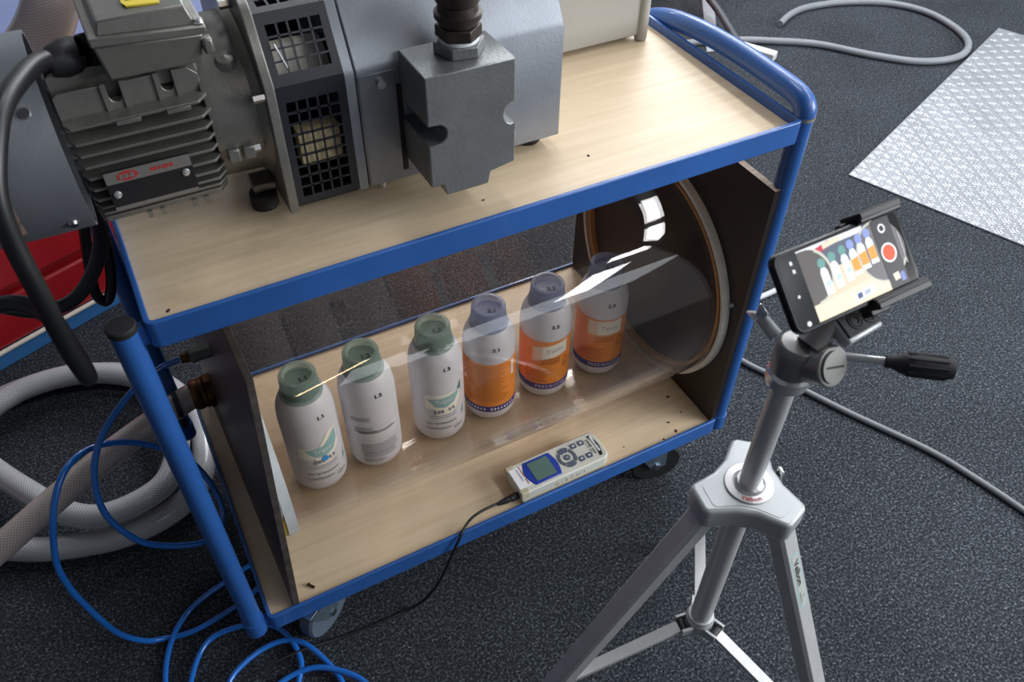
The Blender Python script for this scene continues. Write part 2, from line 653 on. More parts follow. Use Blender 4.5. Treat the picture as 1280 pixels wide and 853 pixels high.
# ------------------------------------------------------------------ long red bench behind the cart
ang = math.atan2(0.136, 0.342)
bench = thing('workbench', 'long low red workbench on blue plinth standing behind the trolley', 'workbench', (-0.429, 1.115, Z0), (0, 0, ang))
obj('plinth', MB().box(-1.4, 1.5, 0.0, 0.5, 0.0, 0.045), blue_light, bench, local=True, bevel=0.003)
obj('plinth', MB().box(1.5, 4.2, 0.14, 0.5, 0.0, 0.05), black, bench, local=True)
obj('plinth_trim', MB().box(-1.4, 1.5, -0.003, 0.01, 0.045, 0.0495), cream, bench, local=True)
for x0, x1 in ((-1.4, -0.35), (-0.34, 0.72), (0.73, 1.78), (1.79, 2.9), (2.91, 4.2)):
    zb = 0.051 if x1 < 1.8 else 0.030
    d = obj('drawer', MB().box(x0, x1, 0.008, 0.05, zb, 0.185), red, bench, local=True, bevel=0.008)
    obj('drawer', MB().box(x0, x1, 0.0, 0.05, 0.215, 0.40), red, bench, local=True, bevel=0.008)
    obj('drawer', MB().box(x0, x1, 0.0, 0.05, 0.43, 0.53), red, bench, local=True, bevel=0.008)
obj('carcass', MB().box(-1.4, 4.2, 0.03, 1.1, 0.051, 0.53), red, bench, local=True)
obj('top_panel', MB().box(-1.42, 4.22, -0.01, 1.9, 0.531, 0.555), lilac, bench, local=True, bevel=0.004)

# ------------------------------------------------------------------ tread plate on the floor
tp = thing('tread_plate', 'bright aluminium tread plate lying on the carpet', 'metal plate', (2.203, 0.774, Z0), (0, 0, R(21.3)))
PL, PW = 1.5, 1.25
obj('sheet', MB().box(0, PL, -PW, 0, 0.0005, 0.006), tread, tp, local=True, smooth=0)
b = MB()
pitch = 0.0365
nx, ny = int(PL / pitch), int(PW / pitch)
for i in range(nx):
    for j in range(ny):
        cx = (i + 0.5) * PL / nx
        cy = -(j + 0.5) * PW / ny
        a = PI / 4 if (i + j) % 2 else -PI / 4
        ca, sa = math.cos(a), math.sin(a)
        for k in (-2, 0, 2):
            ln = (0.030, 0.037, 0.041, 0.037, 0.030)[k + 2] * 0.50
            off = k * 0.0050
            pr = [(-ln, 0, 0), (0, -0.0034, 0), (ln, 0, 0), (0, 0.0034, 0), (-ln * 0.6, 0, 0.0018), (ln * 0.6, 0, 0.0018)]
            vs = [(cx + x * ca - (y + off) * sa, cy + x * sa + (y + off) * ca, 0.006 + z) for x, y, z in pr]
            b.add(vs, [(0, 1, 4), (1, 5, 4), (1, 2, 5), (2, 3, 5), (3, 4, 5), (3, 0, 4)])
o = obj('tread_bars', b, tread, tp, local=True, smooth=60)
o['kind'] = 'stuff'

# ------------------------------------------------------------------ the trolley
cart = thing('trolley', 'blue steel trolley with two beech shelves, tube handle and castors', 'trolley', (0.5, 0.3, Z0))
W = 0.604


def shelf(zt, hgt, wood_z, nm):
    t = 0.007
    b = MB()
    outer = rrect(1.0, W, 0.012, 4)
    inner = rrect(1.0 - 2 * t, W - 2 * t, 0.006, 4)
    n = len(outer)
    cx, cy = 0.5, W / 2
    vs = [(cx + u, cy + v, z) for z in (zt, zt - hgt) for u, v in outer] + [(cx + u, cy + v, z) for z in (zt, zt - hgt) for u, v in inner]
    fs = []
    for i in range(n):
        j = (i + 1) % n
        fs += [(i, j, n + j, n + i), (2 * n + j, 2 * n + i, 3 * n + i, 3 * n + j), (j, i, 2 * n + i, 2 * n + j), (n + i, n + j, 3 * n + j, 3 * n + i)]
    b.add(vs, fs)
    obj('shelf_rim', b, blue, cart, smooth=40, bevel=0.0015)
    obj('shelf_board', MB().box(t, 1 - t, t, W - t, wood_z - 0.018, wood_z), wood, cart, smooth=0)


shelf(H, 0.040, H - 0.016, 'top')
shelf(0.0, 0.042, -0.008, 'bottom')
PR = 0.0168
for px, py in ((-0.0245, 0.015), (-0.034, 0.524)):
    p = obj('post', MB().cyl((px, py, -0.035), (px, py, H - 0.008), PR, seg=28), blue, cart)
    obj('post_cap', MB().lathe([(0, H + 0.0005), (PR - 0.001, H), (PR + 0.001, H - 0.002), (PR + 0.001, H - 0.009), (0, H - 0.009)], 28,
                               lambda q, px=px, py=py: Vector((q.x + px, q.y + py, q.z))), rubber, p)
    obj('post_collar', MB().cyl((px, py, -0.037), (px, py, 0.002), PR + 0.0022, seg=28), blue, p)
    for zc in ((H - 0.02, -0.02) if py < 0.1 else (H - 0.02,)):
        obj('bracket', MB().box(px + 0.006, 0.001, py - 0.006, py + 0.006, zc - 0.016, zc + 0.012), blue_dark, p, smooth=0)
for px, py in ((1.0125, 0.016), (1.016, 0.524)):
    zt = H - 0.006 if py < 0.1 else 0.62
    p = obj('post', MB().cyl((px, py, -0.035), (px, py, zt), PR, seg=28), blue, cart)
    obj('post_collar', MB().cyl((px, py, -0.037), (px, py, 0.002), PR + 0.0022, seg=28), blue, p)
    for zc in (H - 0.02, -0.02):
        obj('bracket', MB().box(0.999, px - 0.006, py - 0.006, py + 0.006, zc - 0.016, zc + 0.012), blue_dark, p, smooth=0)
hp = [(1.0125, 0.016, H - 0.001), (1.0125, 0.018, H + 0.010), (1.0130, 0.029, H + 0.0195), (1.0145, 0.052, H + 0.0235), (1.0165, 0.10, H + 0.0240),
      (1.0185, 0.17, H + 0.0235), (1.019, 0.25, H + 0.021), (1.019, 0.32, H + 0.015), (1.019, 0.39, H + 0.002), (1.018, 0.45, H - 0.022), (1.017, 0.495, H - 0.060), (1.016, 0.52, 0.64), (1.016, 0.524, 0.60)]
hd = obj('handle', MB().tube(hp, PR + 0.0012, 24, 6), blue, cart)
obj('handle_joint', MB().cyl((1.0125, 0.016, H - 0.006), (1.0125, 0.016, H - 0.0005), PR + 0.0015, seg=28), pm('grey_tape', (128, 124, 122), 0.6), hd)
# castors
for cx, cy, a, blk in ((0.082, 0.050, R(35), False), (0.876, 0.066, R(-15), True), (0.105, 0.52, R(10), True), (0.905, 0.52, R(0), True)):
    M = Matrix.Translation((cx, cy, 0)) @ Matrix.Rotation(a, 4, 'Z')
    plate_b = MB().box(-0.05, 0.05, -0.042, 0.042, -0.050, -0.043, M)
    cst = obj('castor', plate_b, steel, cart, smooth=0, bevel=0.001)
    obj('castor_swivel', MB().cyl(M @ Vector((0, 0, -0.070)), M @ Vector((0, 0, -0.050)), 0.036, 0.040, 24), steel, cst)
    fork = MB()
    off = 0.022
    for s in (-1, 1):
        pl = [(-0.032, -0.064), (0.034, -0.064), (0.040, -0.092), (off + 0.020, -0.152), (off - 0.014, -0.160), (-0.030, -0.100)]
        fork.prism(pl, lambda u, v, w: M @ Vector((u, w, v)), s * 0.021 - 0.0015, s * 0.021 + 0.0015)
    fork.box(-0.032, 0.034, -0.021, 0.021, -0.068, -0.064, M)
    obj('fork', fork, pm('blue_zinc', (150, 172, 190), 0.3, metal=0.8, var=0.2, vscale=30), cst, bevel=0.001)
    ax = lambda y: M @ Vector((off, y, Z0 + 0.060))
    obj('wheel', MB().lathe([(0.012, -0.015), (0.047, -0.015), (0.056, -0.0155), (0.060, -0.010), (0.060, 0.010), (0.056, 0.0155), (0.047, 0.015), (0.012, 0.015)], 36,
                            lambda q: M @ Vector((off + q.x, q.z, Z0 + 0.060 + q.y))), rubber if blk else pm('pale_tyre', (84, 98, 112), 0.6), cst)
    obj('axle_bolt', MB().cyl(ax(-0.027), ax(0.027), 0.009, seg=6), steel, cst)

# ------------------------------------------------------------------ end boards of the chamber
rb = thing('end_board', 'dark brown plywood end board standing at the right end of the lower shelf', 'board', (0.993, 0.31, -0.008))
bd = MB()
bd.box(0.986, 0.999, 0.006, 0.596, -0.008, 0.600)
bd.mi = [0, 0, 1, 0, 0, 1]
bd.mi[2] = 0
obj('panel', bd, [ply, ply_edge], rb, smooth=0)
obj('bolt', MB().cyl((0.9865, 0.034, 0.318), (0.982, 0.034, 0.318), 0.0062, 0.0045, 12), steel, rb)
lb = thing('end_board', 'grey-brown board leaning at the left end of the lower shelf with hose fittings', 'board', (0.05, 0.3, -0.008))
bl = [(0.047, 0.008, -0.008), (0.059, 0.008, -0.008), (0.047, 0.594, -0.008), (0.035, 0.594, -0.008)]
tl = [(0.087, -0.008, 0.600), (0.098, -0.008, 0.600), (0.086, 0.585, 0.600), (0.075, 0.585, 0.600)]
bd = MB().hexa(bl, tl)
bd.mi = [1, 1, 1, 0, 1, 0]
obj('panel', bd, [ply_left, ply_edge_dark], lb, smooth=0, bevel=0.001)
# sealing rings
TCY, TCZ, TR = 0.287, 0.2435, 0.2500


def ring_obj(nm, x0, x1, ri, ro, m, parent):
    prof = [(ri, x0), (ro, x0), (ro, x1), (ri, x1), (ri, x0)]
    return obj(nm, MB().lathe(prof, 96, lambda q: Vector((q.z, TCY + q.x, TCZ + q.y))), m, parent, smooth=30)


ring_obj('seal_ring', 0.974, 0.9858, TR - 0.0165, TR - 0.0088, amber, rb)
ring_obj('seal_bead', 0.9700, 0.9858, TR + 0.0004, TR + 0.0085, cream, rb)
# air fitting and hose union on the left board
f1 = Vector((0.067, 0.33, 0.36))
fit = obj('air_fitting', MB().cyl(f1 + Vector((0.004, 0, 0)), f1 + Vector((-0.036, 0.004, -0.003)), 0.0135, seg=6), pm('worn_fitting', (110, 112, 104), 0.45, metal=0.5, var=0.2, vscale=60), lb)
obj('fitting_nut', MB().cyl(f1 + Vector((-0.036, 0.004, -0.003)), f1 + Vector((-0.052, 0.005, -0.004)), 0.0105, 0.0085, 18), brass, fit)
f2 = Vector((0.050, 0.475, 0.119))
un = obj('hose_union', MB().cyl(f2 + Vector((0.002, 0, 0)), f2 + Vector((-0.016, 0, 0)), 0.036, seg=6, rot=0.3), brass, lb, bevel=0.002)
obj('union_collar', MB().lathe([(0.0, 0.014), (0.030, 0.014), (0.033, 0.02), (0.031, 0.026), (0.033, 0.032), (0.0315, 0.042), (0.028, 0.046), (0.0, 0.046)], 28,
                               lambda q: f2 + Vector((-q.z, q.x, q.y))), brass, un)

# ------------------------------------------------------------------ clear tube
prof = [(TR - 0.0085, 0.0630), (TR, 0.0630), (TR, 0.985), (TR - 0.0085, 0.985), (TR - 0.0085, 0.0630)]
tb = MB()


def tube_end_x(y, z):
    return 0.0925


seg = 128
vs, fs = [], []
for r_ in (TR, TR - 0.0085):
    for end in (0, 1):
        for k in range(seg):
            t = 2 * PI * k / seg
            y, z = TCY + r_ * math.cos(t), TCZ + r_ * math.sin(t)
            vs.append((tube_end_x(y, z) + 0.001 if end == 0 else 0.985, y, z))
for k in range(seg):
    j = (k + 1) % seg
    fs += [(k, j, seg + j, seg + k), (2 * seg + j, 2 * seg + k, 3 * seg + k, 3 * seg + j), (j, k, 2 * seg + k, 2 * seg + j), (seg + k, seg + j, 3 * seg + j, 3 * seg + k)]
tb.add(vs, fs)
tube = obj('acrylic_tube', tb, tube_mat, smooth=40, origin=(0.5, TCY, TCZ - TR))
tag(tube, 'large clear acrylic tube lying on the lower shelf around the bottles', 'tube')
# white gasket round its left end, with a strip of yellow tape behind it
gk = MB()
vs, fs = [], []
ro, ri = TR + 0.0015, TR - 0.0105
for r_, dx in ((ro, -0.0105), (ro, 0.0075), (ri, 0.0075), (ri, -0.0105)):
    for k in range(96):
        t = 2 * PI * k / 96
        y, z = TCY + r_ * math.cos(t), TCZ + r_ * math.sin(t)
        vs.append((tube_end_x(y, z) + dx, y, z))
for q in range(4):
    q2 = (q + 1) % 4
    for k in range(96):
        j = (k + 1) % 96
        fs.append((q * 96 + k, q * 96 + j, q2 * 96 + j, q2 * 96 + k))
gk.add(vs, fs)
obj('gasket', gk, white_seal, lb, smooth=40)
yt = MB()
vs, fs = [], []
for k in range(15):
    t = R(186) + R(44) * k / 14
    for r_, x_ in ((TR - 0.001, 0.0815), (TR - 0.001, 0.0815 - 0.013 * math.sin(PI * k / 14) - 0.001), (TR - 0.004, 0.0815 - 0.013 * math.sin(PI * k / 14) - 0.001), (TR - 0.004, 0.0815)):
        vs.append((x_, TCY + r_ * math.cos(t), TCZ + r_ * math.sin(t)))
for k in range(14):
    for q in range(4):
        fs.append((4 * k + q, 4 * k + (q + 1) % 4, 4 * k + 4 + (q + 1) % 4, 4 * k + 4 + q))
yt.add(vs, fs)
obj('yellow_tape', yt, yellow, lb, smooth=0)


# ------------------------------------------------------------------ bottles
BR = 0.0550
LS = 1.24
LZ = lambda z: 0.030 + (z - 0.0245) * 1.39      # label sizes relative to the drawing below


def wrap(r, s0=0.0, z0=0.0, rz=0.0):
    """flat label coordinates (s sideways, v up) on to a cylinder that faces -Y"""
    def f(s, v):
        if rz:
            s, v = s * math.cos(rz) - v * math.sin(rz), s * math.sin(rz) + v * math.cos(rz)
        a = (s + s0) * LS / r
        return Vector((r * math.sin(a), -r * math.cos(a), LZ(z0 + v)))
    return f


def patch(mb, r, s0, s1, lo, hi, n=14):
    """curved strip between heights lo(s) and hi(s)"""
    vs, fs = [], []
    for k in range(n + 1):
        s = s0 + (s1 - s0) * k / n
        a = s * LS / r
        for z in (lo(s), hi(s)):
            vs.append((r * math.sin(a), -r * math.cos(a), LZ(z)))
    for k in range(n):
        fs.append((2 * k, 2 * k + 2, 2 * k + 3, 2 * k + 1))
    mb.add(vs, fs)
    return mb


def pw(*pts):
    def f(s):
        for (a, va), (b_, vb) in zip(pts, pts[1:]):
            if s <= b_:
                return va + (vb - va) * max(0, min(1, (s - a) / max(b_ - a, 1e-9)))
        return pts[-1][1]
    return f


def cst_(v):
    return lambda s: v


BODY = [(0.0, 0.003), (0.040, 0.003), (0.043, 0.0), (0.0490, 0.003), (0.0535, 0.012), (BR, 0.026), (BR, 0.196), (0.0543, 0.209), (0.0515, 0.225), (0.0462, 0.238),
        (0.0405, 0.2475), (0.0378, 0.2510), (0.0, 0.2510)]
CUP_OUT = [(0.0380, 0.2450), (0.0402, 0.2462), (0.0402, 0.2520), (0.0378, 0.2550), (0.0368, 0.2560), (0.0346, 0.2905), (0.0336, 0.2935), (0.0270, 0.2940),
           (0.0257, 0.2925), (0.0242, 0.2860), (0.0, 0.2855)]


def body_r(z):
    for (r0, z0), (r1, z1) in zip(BODY[4:], BODY[5:]):
        if z <= z1:
            return r0 + (r1 - r0) * (z - z0) / max(z1 - z0, 1e-6)
    return 0.0375


def bottle(label, x, y, turn, caps, mark, capmark):
    t = thing('bottle', label, 'bottle', (x, y, 0.0020), (0, 0, turn), 'six bottles in the clear tube')
    body = obj('bottle_body', MB().lathe(BODY, 48), bottle_white, t, local=True, smooth=50)
    cap = obj('cap', MB().lathe(CUP_OUT, 44), green_cup if caps == 'green' else blue_cup, t, local=True, smooth=40)
    inn = green_in if caps == 'green' else blue_in
    obj('closure', MB().lathe([(0.0355, 0.2515), (0.0359, 0.253), (0.0347, 0.2705), (0.0335, 0.2725), (0.0246, 0.2730), (0.0236, 0.2815), (0.0, 0.2820)], 40), inn, cap, local=True)
    rm = 0.0408
    # hand-written number on the shoulder and on the cap
    def on_shoulder(u, v):
        z = 0.2160 + v * 0.85
        r_ = body_r(z) + 0.0010
        a = (u + 0.013) / 0.052
        return Vector((r_ * math.sin(a), -r_ * math.cos(a), z))
    mk = MB().text(mark, 0.0135, on_shoulder, bold=0.03)
    obj('handwritten_number', mk, ink, t, local=True, smooth=0, recalc=False)
    ck = MB().text(capmark, 0.0150, lambda u, v: Vector((u + 0.006, v - 0.011, 0.2868)), bold=0.03)
    obj('handwritten_number', ck, ink, cap, local=True, smooth=0, recalc=False)
    return t, body


def teal_bottle(label, x, y, turn, mark, kind):
    t, body = bottle(label, x, y, turn, 'green', mark, mark)
    r1, r2, r3 = BR + 0.0004, BR + 0.0007, BR + 0.0010
    if kind in (0, 1):
        if kind == 0:
            lo = pw((-0.036, 0.081), (-0.012, 0.081), (-0.0115, 0.066), (0.014, 0.066), (0.020, 0.080), (0.030, 0.090))
            hi = pw((-0.036, 0.105), (-0.004, 0.103), (0.016, 0.128), (0.030, 0.128))
        else:
            lo = pw((-0.030, 0.080), (-0.013, 0.080), (-0.0125, 0.066), (0.016, 0.066), (0.030, 0.086))
            hi = pw((-0.030, 0.106), (-0.026, 0.110), (0.034, 0.110))
        obj('sticker', patch(MB(), r2, -0.036 if kind == 0 else -0.030, 0.032, lo, hi, 40), sticker, t, local=True, smooth=60)
        lo2 = pw((-0.026, 0.1005), (-0.012, 0.0845), (0.004, 0.082), (0.020, 0.088), (0.030, 0.103))
        hi2 = pw((-0.026, 0.101), (0.012, 0.104), (0.030, 0.1085)) if kind else pw((-0.026, 0.101), (0.004, 0.104), (0.018, 0.116), (0.030, 0.126))
        tl_ = obj('logo_band', patch(MB(), r3, -0.026, 0.030, lo2, hi2, 30), teal, t, local=True, smooth=60)
        obj('lettering', MB().text('Trigen', 0.0115, wrap(r3 + 0.0003, 0.002, 0.0955, 0.10)), white_print, tl_, local=True, smooth=0, recalc=False)
        obj('handwritten_number', dashes(6, 0.0105, wrap(r3 + 0.0003, 0.003, 0.0745, 0.12)), grey_ink, t, local=True, smooth=0, recalc=False)
        for k in range(2):
            obj('print_line', patch(MB(), r1, -0.024, 0.024, cst_(0.0585 + 0.0045 * k), cst_(0.0597 + 0.0045 * k), 10), grey_ink, t, local=True)
        obj('lettering', MB().text('USO VETERINARIO', 0.0060, wrap(r1, -0.004, 0.0460), sp=1.1), ink, t, local=True, smooth=0, recalc=False)
        obj('lettering', MB().text('CONTENIDO: 1 L', 0.0068, wrap(r1, -0.003, 0.0345), sp=1.1), ink, t, local=True, smooth=0, recalc=False)
        obj('lettering', dashes(6, 0.0062, wrap(r1, 0.026, 0.0285)), grey_ink, t, local=True, smooth=0, recalc=False)
        obj('leaf_mark', patch(MB(), r1, 0.036, 0.042, pw((0.036, 0.046), (0.042, 0.050)), pw((0.036, 0.048), (0.042, 0.068)), 4), teal_dark, t, local=True)
        if kind == 0:
            d = MB()
            f = wrap(r3 + 0.0006, 0.003, 0.0775)
            d.add([f(0, 0)] + [f(0.0058 * math.cos(k * PI / 12), 0.0058 * math.sin(k * PI / 12)) for k in range(24)], [(0, k + 1, (k + 1) % 24 + 1) for k in range(24)])
            obj('blue_dot', d, sky_dot, t, local=True, smooth=0, recalc=False)
        else:
            obj('leaf_mark', patch(MB(), r3, 0.028, 0.037, pw((0.028, 0.108), (0.037, 0.106)), pw((0.028, 0.1085), (0.037, 0.124)), 4), teal_dark, t, local=True)
    else:
        rnd = random.Random(3)
        for blk, (z0, nl, s0, s1) in enumerate(((0.118, 3, -0.040, -0.004), (0.096, 4, -0.036, 0.000), (0.088, 2, -0.030, 0.038), (0.060, 7, -0.030, 0.040), (0.040, 4, -0.028, 0.036), (0.026, 3, -0.028, 0.010))):
            for k in range(nl):
                e = s1 - rnd.uniform(0, 0.010)
                obj('print_line', patch(MB(), r1, s0, e, cst_(z0 - k * 0.0030), cst_(z0 - k * 0.0030 + 0.0013), 8), grey_ink if blk != 2 else ink, t, local=True)
        for zz in (0.098, 0.068, 0.045):
            obj('print_rule', patch(MB(), r1, -0.034, 0.044, cst_(zz), cst_(zz + 0.0009), 10), pale_print, t, local=True)
    return t


def orange_bottle(label, x, y, turn, mark, kind):
    t, body = bottle(label, x, y, turn, 'blue', mark, mark)
    r1, r2, r3 = BR + 0.0004, BR + 0.0007, BR + 0.0010
    full = PI * BR * 0.999 / LS
    lab = obj('label', patch(MB(), r1, -full, full, cst_(0.0370), pw((-full, 0.136), (-0.02, 0.131), (0.05, 0.129), (full, 0.136)), 56), orange, t, local=True, smooth=60)
    bd_ = obj('band', patch(MB(), r1, -full, full, cst_(0.0245), cst_(0.0372), 56), navy, t, local=True, smooth=60)
    if kind == 0:
        obj('lettering', dashes(18, 0.0070, wrap(r2, 0.0, 0.0308), sp=1.4), white_print, bd_, local=True, smooth=0, recalc=False)
        for k in range(20):
            e = random.uniform(0.018, 0.036)
            obj('print_line', patch(MB(), r2, -0.042, e, cst_(0.124 - k * 0.0040), cst_(0.1252 - k * 0.0040), 8), brown_ink, lab, local=True)
        obj('white_panel', patch(MB(), r2, 0.0405, 0.0465, cst_(0.094), cst_(0.126), 3), white_print, lab, local=True)
    else:
        obj('lettering', MB().text('PRECAUCI\u00d3N', 0.0088, wrap(r2, 0.012, 0.0308), sp=1.25), white_print, bd_, local=True, smooth=0, recalc=False)
        w = 0.030 if kind == 1 else 0.034
        tilt = 0.20 if kind == 1 else 0.02
        st = obj('sticker', patch(MB(), r2 + 0.0003, -0.028, 0.036, lambda s: 0.098 + tilt * s - (0.004 if kind == 1 else 0), lambda s: 0.128 + tilt * s * 0.8 - (0.006 if kind == 1 else 0), 24), sticker_peach, t, local=True, smooth=60)
        obj('sticker_overlay', patch(MB(), r3 + 0.0003, -0.010, 0.034, lambda s: 0.1 + tilt * s - (0.004 if kind == 1 else 0), lambda s: 0.126 + tilt * s * 0.8 - (0.006 if kind == 1 else 0), 20), sticker, st, local=True, smooth=60)
        obj('lettering', MB().text('Takilu', 0.0130, wrap(r3 + 0.0007, 0.012, 0.113 + (0.0 if kind == 2 else -0.002), tilt)), pm('pale_grey_print', (188, 186, 184), 0.6), st, local=True, smooth=0, recalc=False)
        for k in range(3):
            obj('print_line', patch(MB(), r2, -0.012, 0.022, cst_(0.092 - k * 0.0045 + (0.0 if kind == 2 else -0.001)), cst_(0.0934 - k * 0.0045), 8), brown_ink, lab, local=True)
        for k in range(7):
            obj('print_line', patch(MB(), r2, -0.040, random.uniform(-0.006, 0.012), cst_(0.066 - k * 0.0040), cst_(0.0672 - k * 0.0040), 8), brown_ink, lab, local=True)
        rg = MB()
        f = wrap(r2, 0.034, 0.083)
        vs = [f(rr * math.cos(k * PI / 10), rr * math.sin(k * PI / 10)) for rr in (0.0062, 0.0052) for k in range(20)]
        rg.add(vs, [(k, (k + 1) % 20, 20 + (k + 1) % 20, 20 + k) for k in range(20)])
        obj('emblem_ring', rg, brown_ink, lab, local=True, smooth=0, recalc=False)
        obj('emblem_mark', MB().text('**', 0.016, wrap(r2, 0.034, 0.068)), ink, lab, local=True, smooth=0, recalc=False)
    return t


teal_bottle('white bottle marked 1.1 with green cap and bright blue dot, nearest the left board', 0.190, 0.268, R(2), '1.1', 0)
teal_bottle('white bottle marked 1.2 with green cap and plain grey small print', 0.312, 0.270, R(-8), '1.2', 2)
teal_bottle('white bottle marked 1.3 with green cap and teal label, beside the orange bottles', 0.459, 0.272, R(-12), '1.3', 1)
orange_bottle('orange-labelled bottle marked 2.1 with blue cap and no paper sticker', 0.580, 0.273, R(-24), '2.1', 0)
orange_bottle('orange-labelled bottle marked 2.2 with blue cap and a tilted pale sticker', 0.716, 0.276, R(-22), '2.2', 1)
orange_bottle('orange-labelled bottle marked 2.3 with blue cap, beside the right board', 0.858, 0.276, R(-28), '2.3', 2)

# ------------------------------------------------------------------ handheld meter on the lower shelf
mt = thing('handheld_meter', 'pale grey handheld meter with blue-framed display lying in front of the tube', 'meter', (0.6215, 0.0455, -0.008), (0, 0, R(0.6)))
ML, MW, MH = 0.2085, 0.0735, 0.036


def capsule_poly(l, w, r_left, r_right, n=6):
    out = []
    for cx, cy, a, r_ in ((l / 2 - r_right, w / 2 - r_right, 0, r_right), (-l / 2 + r_left, w / 2 - r_left, PI / 2, r_left), (-l / 2 + r_left, -w / 2 + r_left, PI, r_left), (l / 2 - r_right, -w / 2 + r_right, 1.5 * PI, r_right)):
        for k in range(n + 1):
            t_ = a + PI / 2 * k / n
            out.append((cx + r_ * math.cos(t_), cy + r_ * math.sin(t_)))
    return out


obj('case', MB().prism(capsule_poly(ML, MW, 0.006, 0.016), XYW, 0.012, MH), meter_body, mt, local=True, bevel=0.003, smooth=45)
obj('case_bottom', MB().prism(capsule_poly(ML - 0.002, MW - 0.002, 0.006, 0.016), XYW, 0.0, 0.0122), meter_side, mt, local=True, bevel=0.002, smooth=45)
obj('end_pad', MB().box(-ML / 2 - 0.001, -ML / 2 + 0.018, MW / 2 - 0.012, MW / 2 + 0.0005, 0.016, MH + 0.0008), meter_side, mt, local=True, bevel=0.002)
obj('end_pad', MB().box(-ML / 2 - 0.001, -ML / 2 + 0.018, -MW / 2 - 0.0005, -MW / 2 + 0.012, 0.016, MH + 0.0008), meter_side, mt, local=True, bevel=0.002)
pap = obj('paper_label', MB().box(-ML / 2 + 0.003, -ML / 2 + 0.032, -MW / 2 + 0.013, MW / 2 - 0.009, MH, MH + 0.0005), white_print, mt, local=True, smooth=0)
ZT = MH + 0.0008
rot90 = lambda cx, cy: (lambda u, v: Vector((cx - v, cy + u, ZT)))
rotm = lambda cx, cy, z=ZT: (lambda u, v: Vector((cx + v, cy - u, z)))
obj('lettering', dashes(16, 0.0050, rotm(-0.0790, 0.001), sp=1.0), pm('red_print', (150, 70, 70), 0.6), pap, local=True, smooth=0, recalc=False)
obj('lettering', dashes(11, 0.0046, rotm(-0.0860, 0.006), sp=1.0), grey_ink, pap, local=True, smooth=0, recalc=False)
# blue display frame with bulged ends
fr = []
fx, fw, fh = -0.0395, 0.064, 0.058
for k in range(9):
    q = k / 8
    fr.append((fx + fw / 2 + 0.006 * math.sin(PI * q), -fh / 2 + fh * q))
for k in range(9):
    q = k / 8
    fr.append((fx - fw / 2 + 0.004 - 0.010 * math.sin(PI * q), fh / 2 - fh * q))
dis = obj('display_frame', MB().prism(fr, XYW, MH - 0.002, MH + 0.0018), meter_blue, mt, local=True, bevel=0.0012)
obj('display', MB().prism([(a + fx + 0.001, c) for a, c in rrect(0.046, 0.046, 0.002)], XYW, MH, MH + 0.0026), lcd, dis, local=True, smooth=0)
# keypad: ring of five keys and four squares
kx = 0.0215
key0 = obj('key', MB().cyl((kx, 0, MH - 0.001), (kx, 0, MH + 0.0016), 0.0072, seg=24), key_grey, mt, local=True, bevel=0.0005)


def arc_key(a0, a1, r0, r1):
    poly = []
    for k in range(9):
        t_ = a0 + (a1 - a0) * k / 8
        poly.append((kx + r1 * math.cos(t_), r1 * math.sin(t_) * 1.12))
    for k in range(9):
        t_ = a1 + (a0 - a1) * k / 8
        poly.append((kx + r0 * math.cos(t_), r0 * math.sin(t_) * 1.12))
    return poly


for a0, a1, r0, r1 in ((58, 122, 0.0110, 0.0220), (238, 302, 0.0110, 0.0220), (-50, 50, 0.0140, 0.0200), (130, 230, 0.0140, 0.0200)):
    obj('key', MB().prism(arc_key(R(a0), R(a1), r0, r1), XYW, MH - 0.001, MH + 0.0016), key_grey, mt, local=True)
for kx_, ky_ in ((0.047, 0.0185), (0.065, 0.0185), (0.047, -0.0165), (0.065, -0.0165)):
    kk = obj('key', MB().prism([(a + kx_, c + ky_) for a, c in rrect(0.0125, 0.0120, 0.002)], XYW, MH - 0.001, MH + 0.0016), key_grey, mt, local=True)
    obj('key_mark', MB().box(kx_ - 0.0022, kx_ + 0.0022, ky_ - 0.0016, ky_ + 0.0016, MH + 0.0016, MH + 0.0019), white_print, kk, local=True, smooth=0)
obj('key_mark', MB().text('H', 0.006, rotm(kx, 0, MH + 0.0018)), white_print, key0, local=True, smooth=0, recalc=False)
plate = []
for k in range(9):
    q = k / 8
    plate.append((0.0905 + 0.006 * math.sin(PI * q), -0.027 + 0.054 * q))
plate += [(0.0845, 0.027), (0.0845 + 0.006, 0.0)][:1] + [(0.0845 + 0.006, 0.0), (0.0845, -0.027)]
np_ = obj('name_plate', MB().prism(plate, XYW, MH, MH + 0.0010), black, mt, local=True, smooth=0)
obj('lettering', dashes(10, 0.0072, rotm(0.0905, 0.003, MH + 0.0012), sp=0.95), white_print, np_, local=True, smooth=0, recalc=False)
obj('lettering', dashes(14, 0.0050, rotm(0.0800, 0.002), sp=1.0), ink, mt, local=True, smooth=0, recalc=False)
obj('lettering', dashes(14, 0.0042, rotm(0.0745, 0.002), sp=1.0), grey_ink, mt, local=True, smooth=0, recalc=False)
obj('scribble', MB().text('G : 2 7 1/ 1', 0.0130, lambda u, v: Vector((0.008 + u * 1.1, -MW / 2 - 0.0004, 0.020 + v * 0.95)), sp=1.1), pm('faded_brown_ink', (132, 104, 62), 0.6), mt, local=True, smooth=0, recalc=False)
plug = obj('plug', MB().lathe([(0.0, 0.0), (0.0075, 0.0), (0.0078, 0.018), (0.0062, 0.019), (0.0062, 0.023), (0.0070, 0.024), (0.0056, 0.036), (0.0034, 0.048), (0.0, 0.048)], 20,
                              lambda q: Vector((-ML / 2 - q.z, -0.022 + q.x, 0.018 + q.y))), black, mt, local=True)
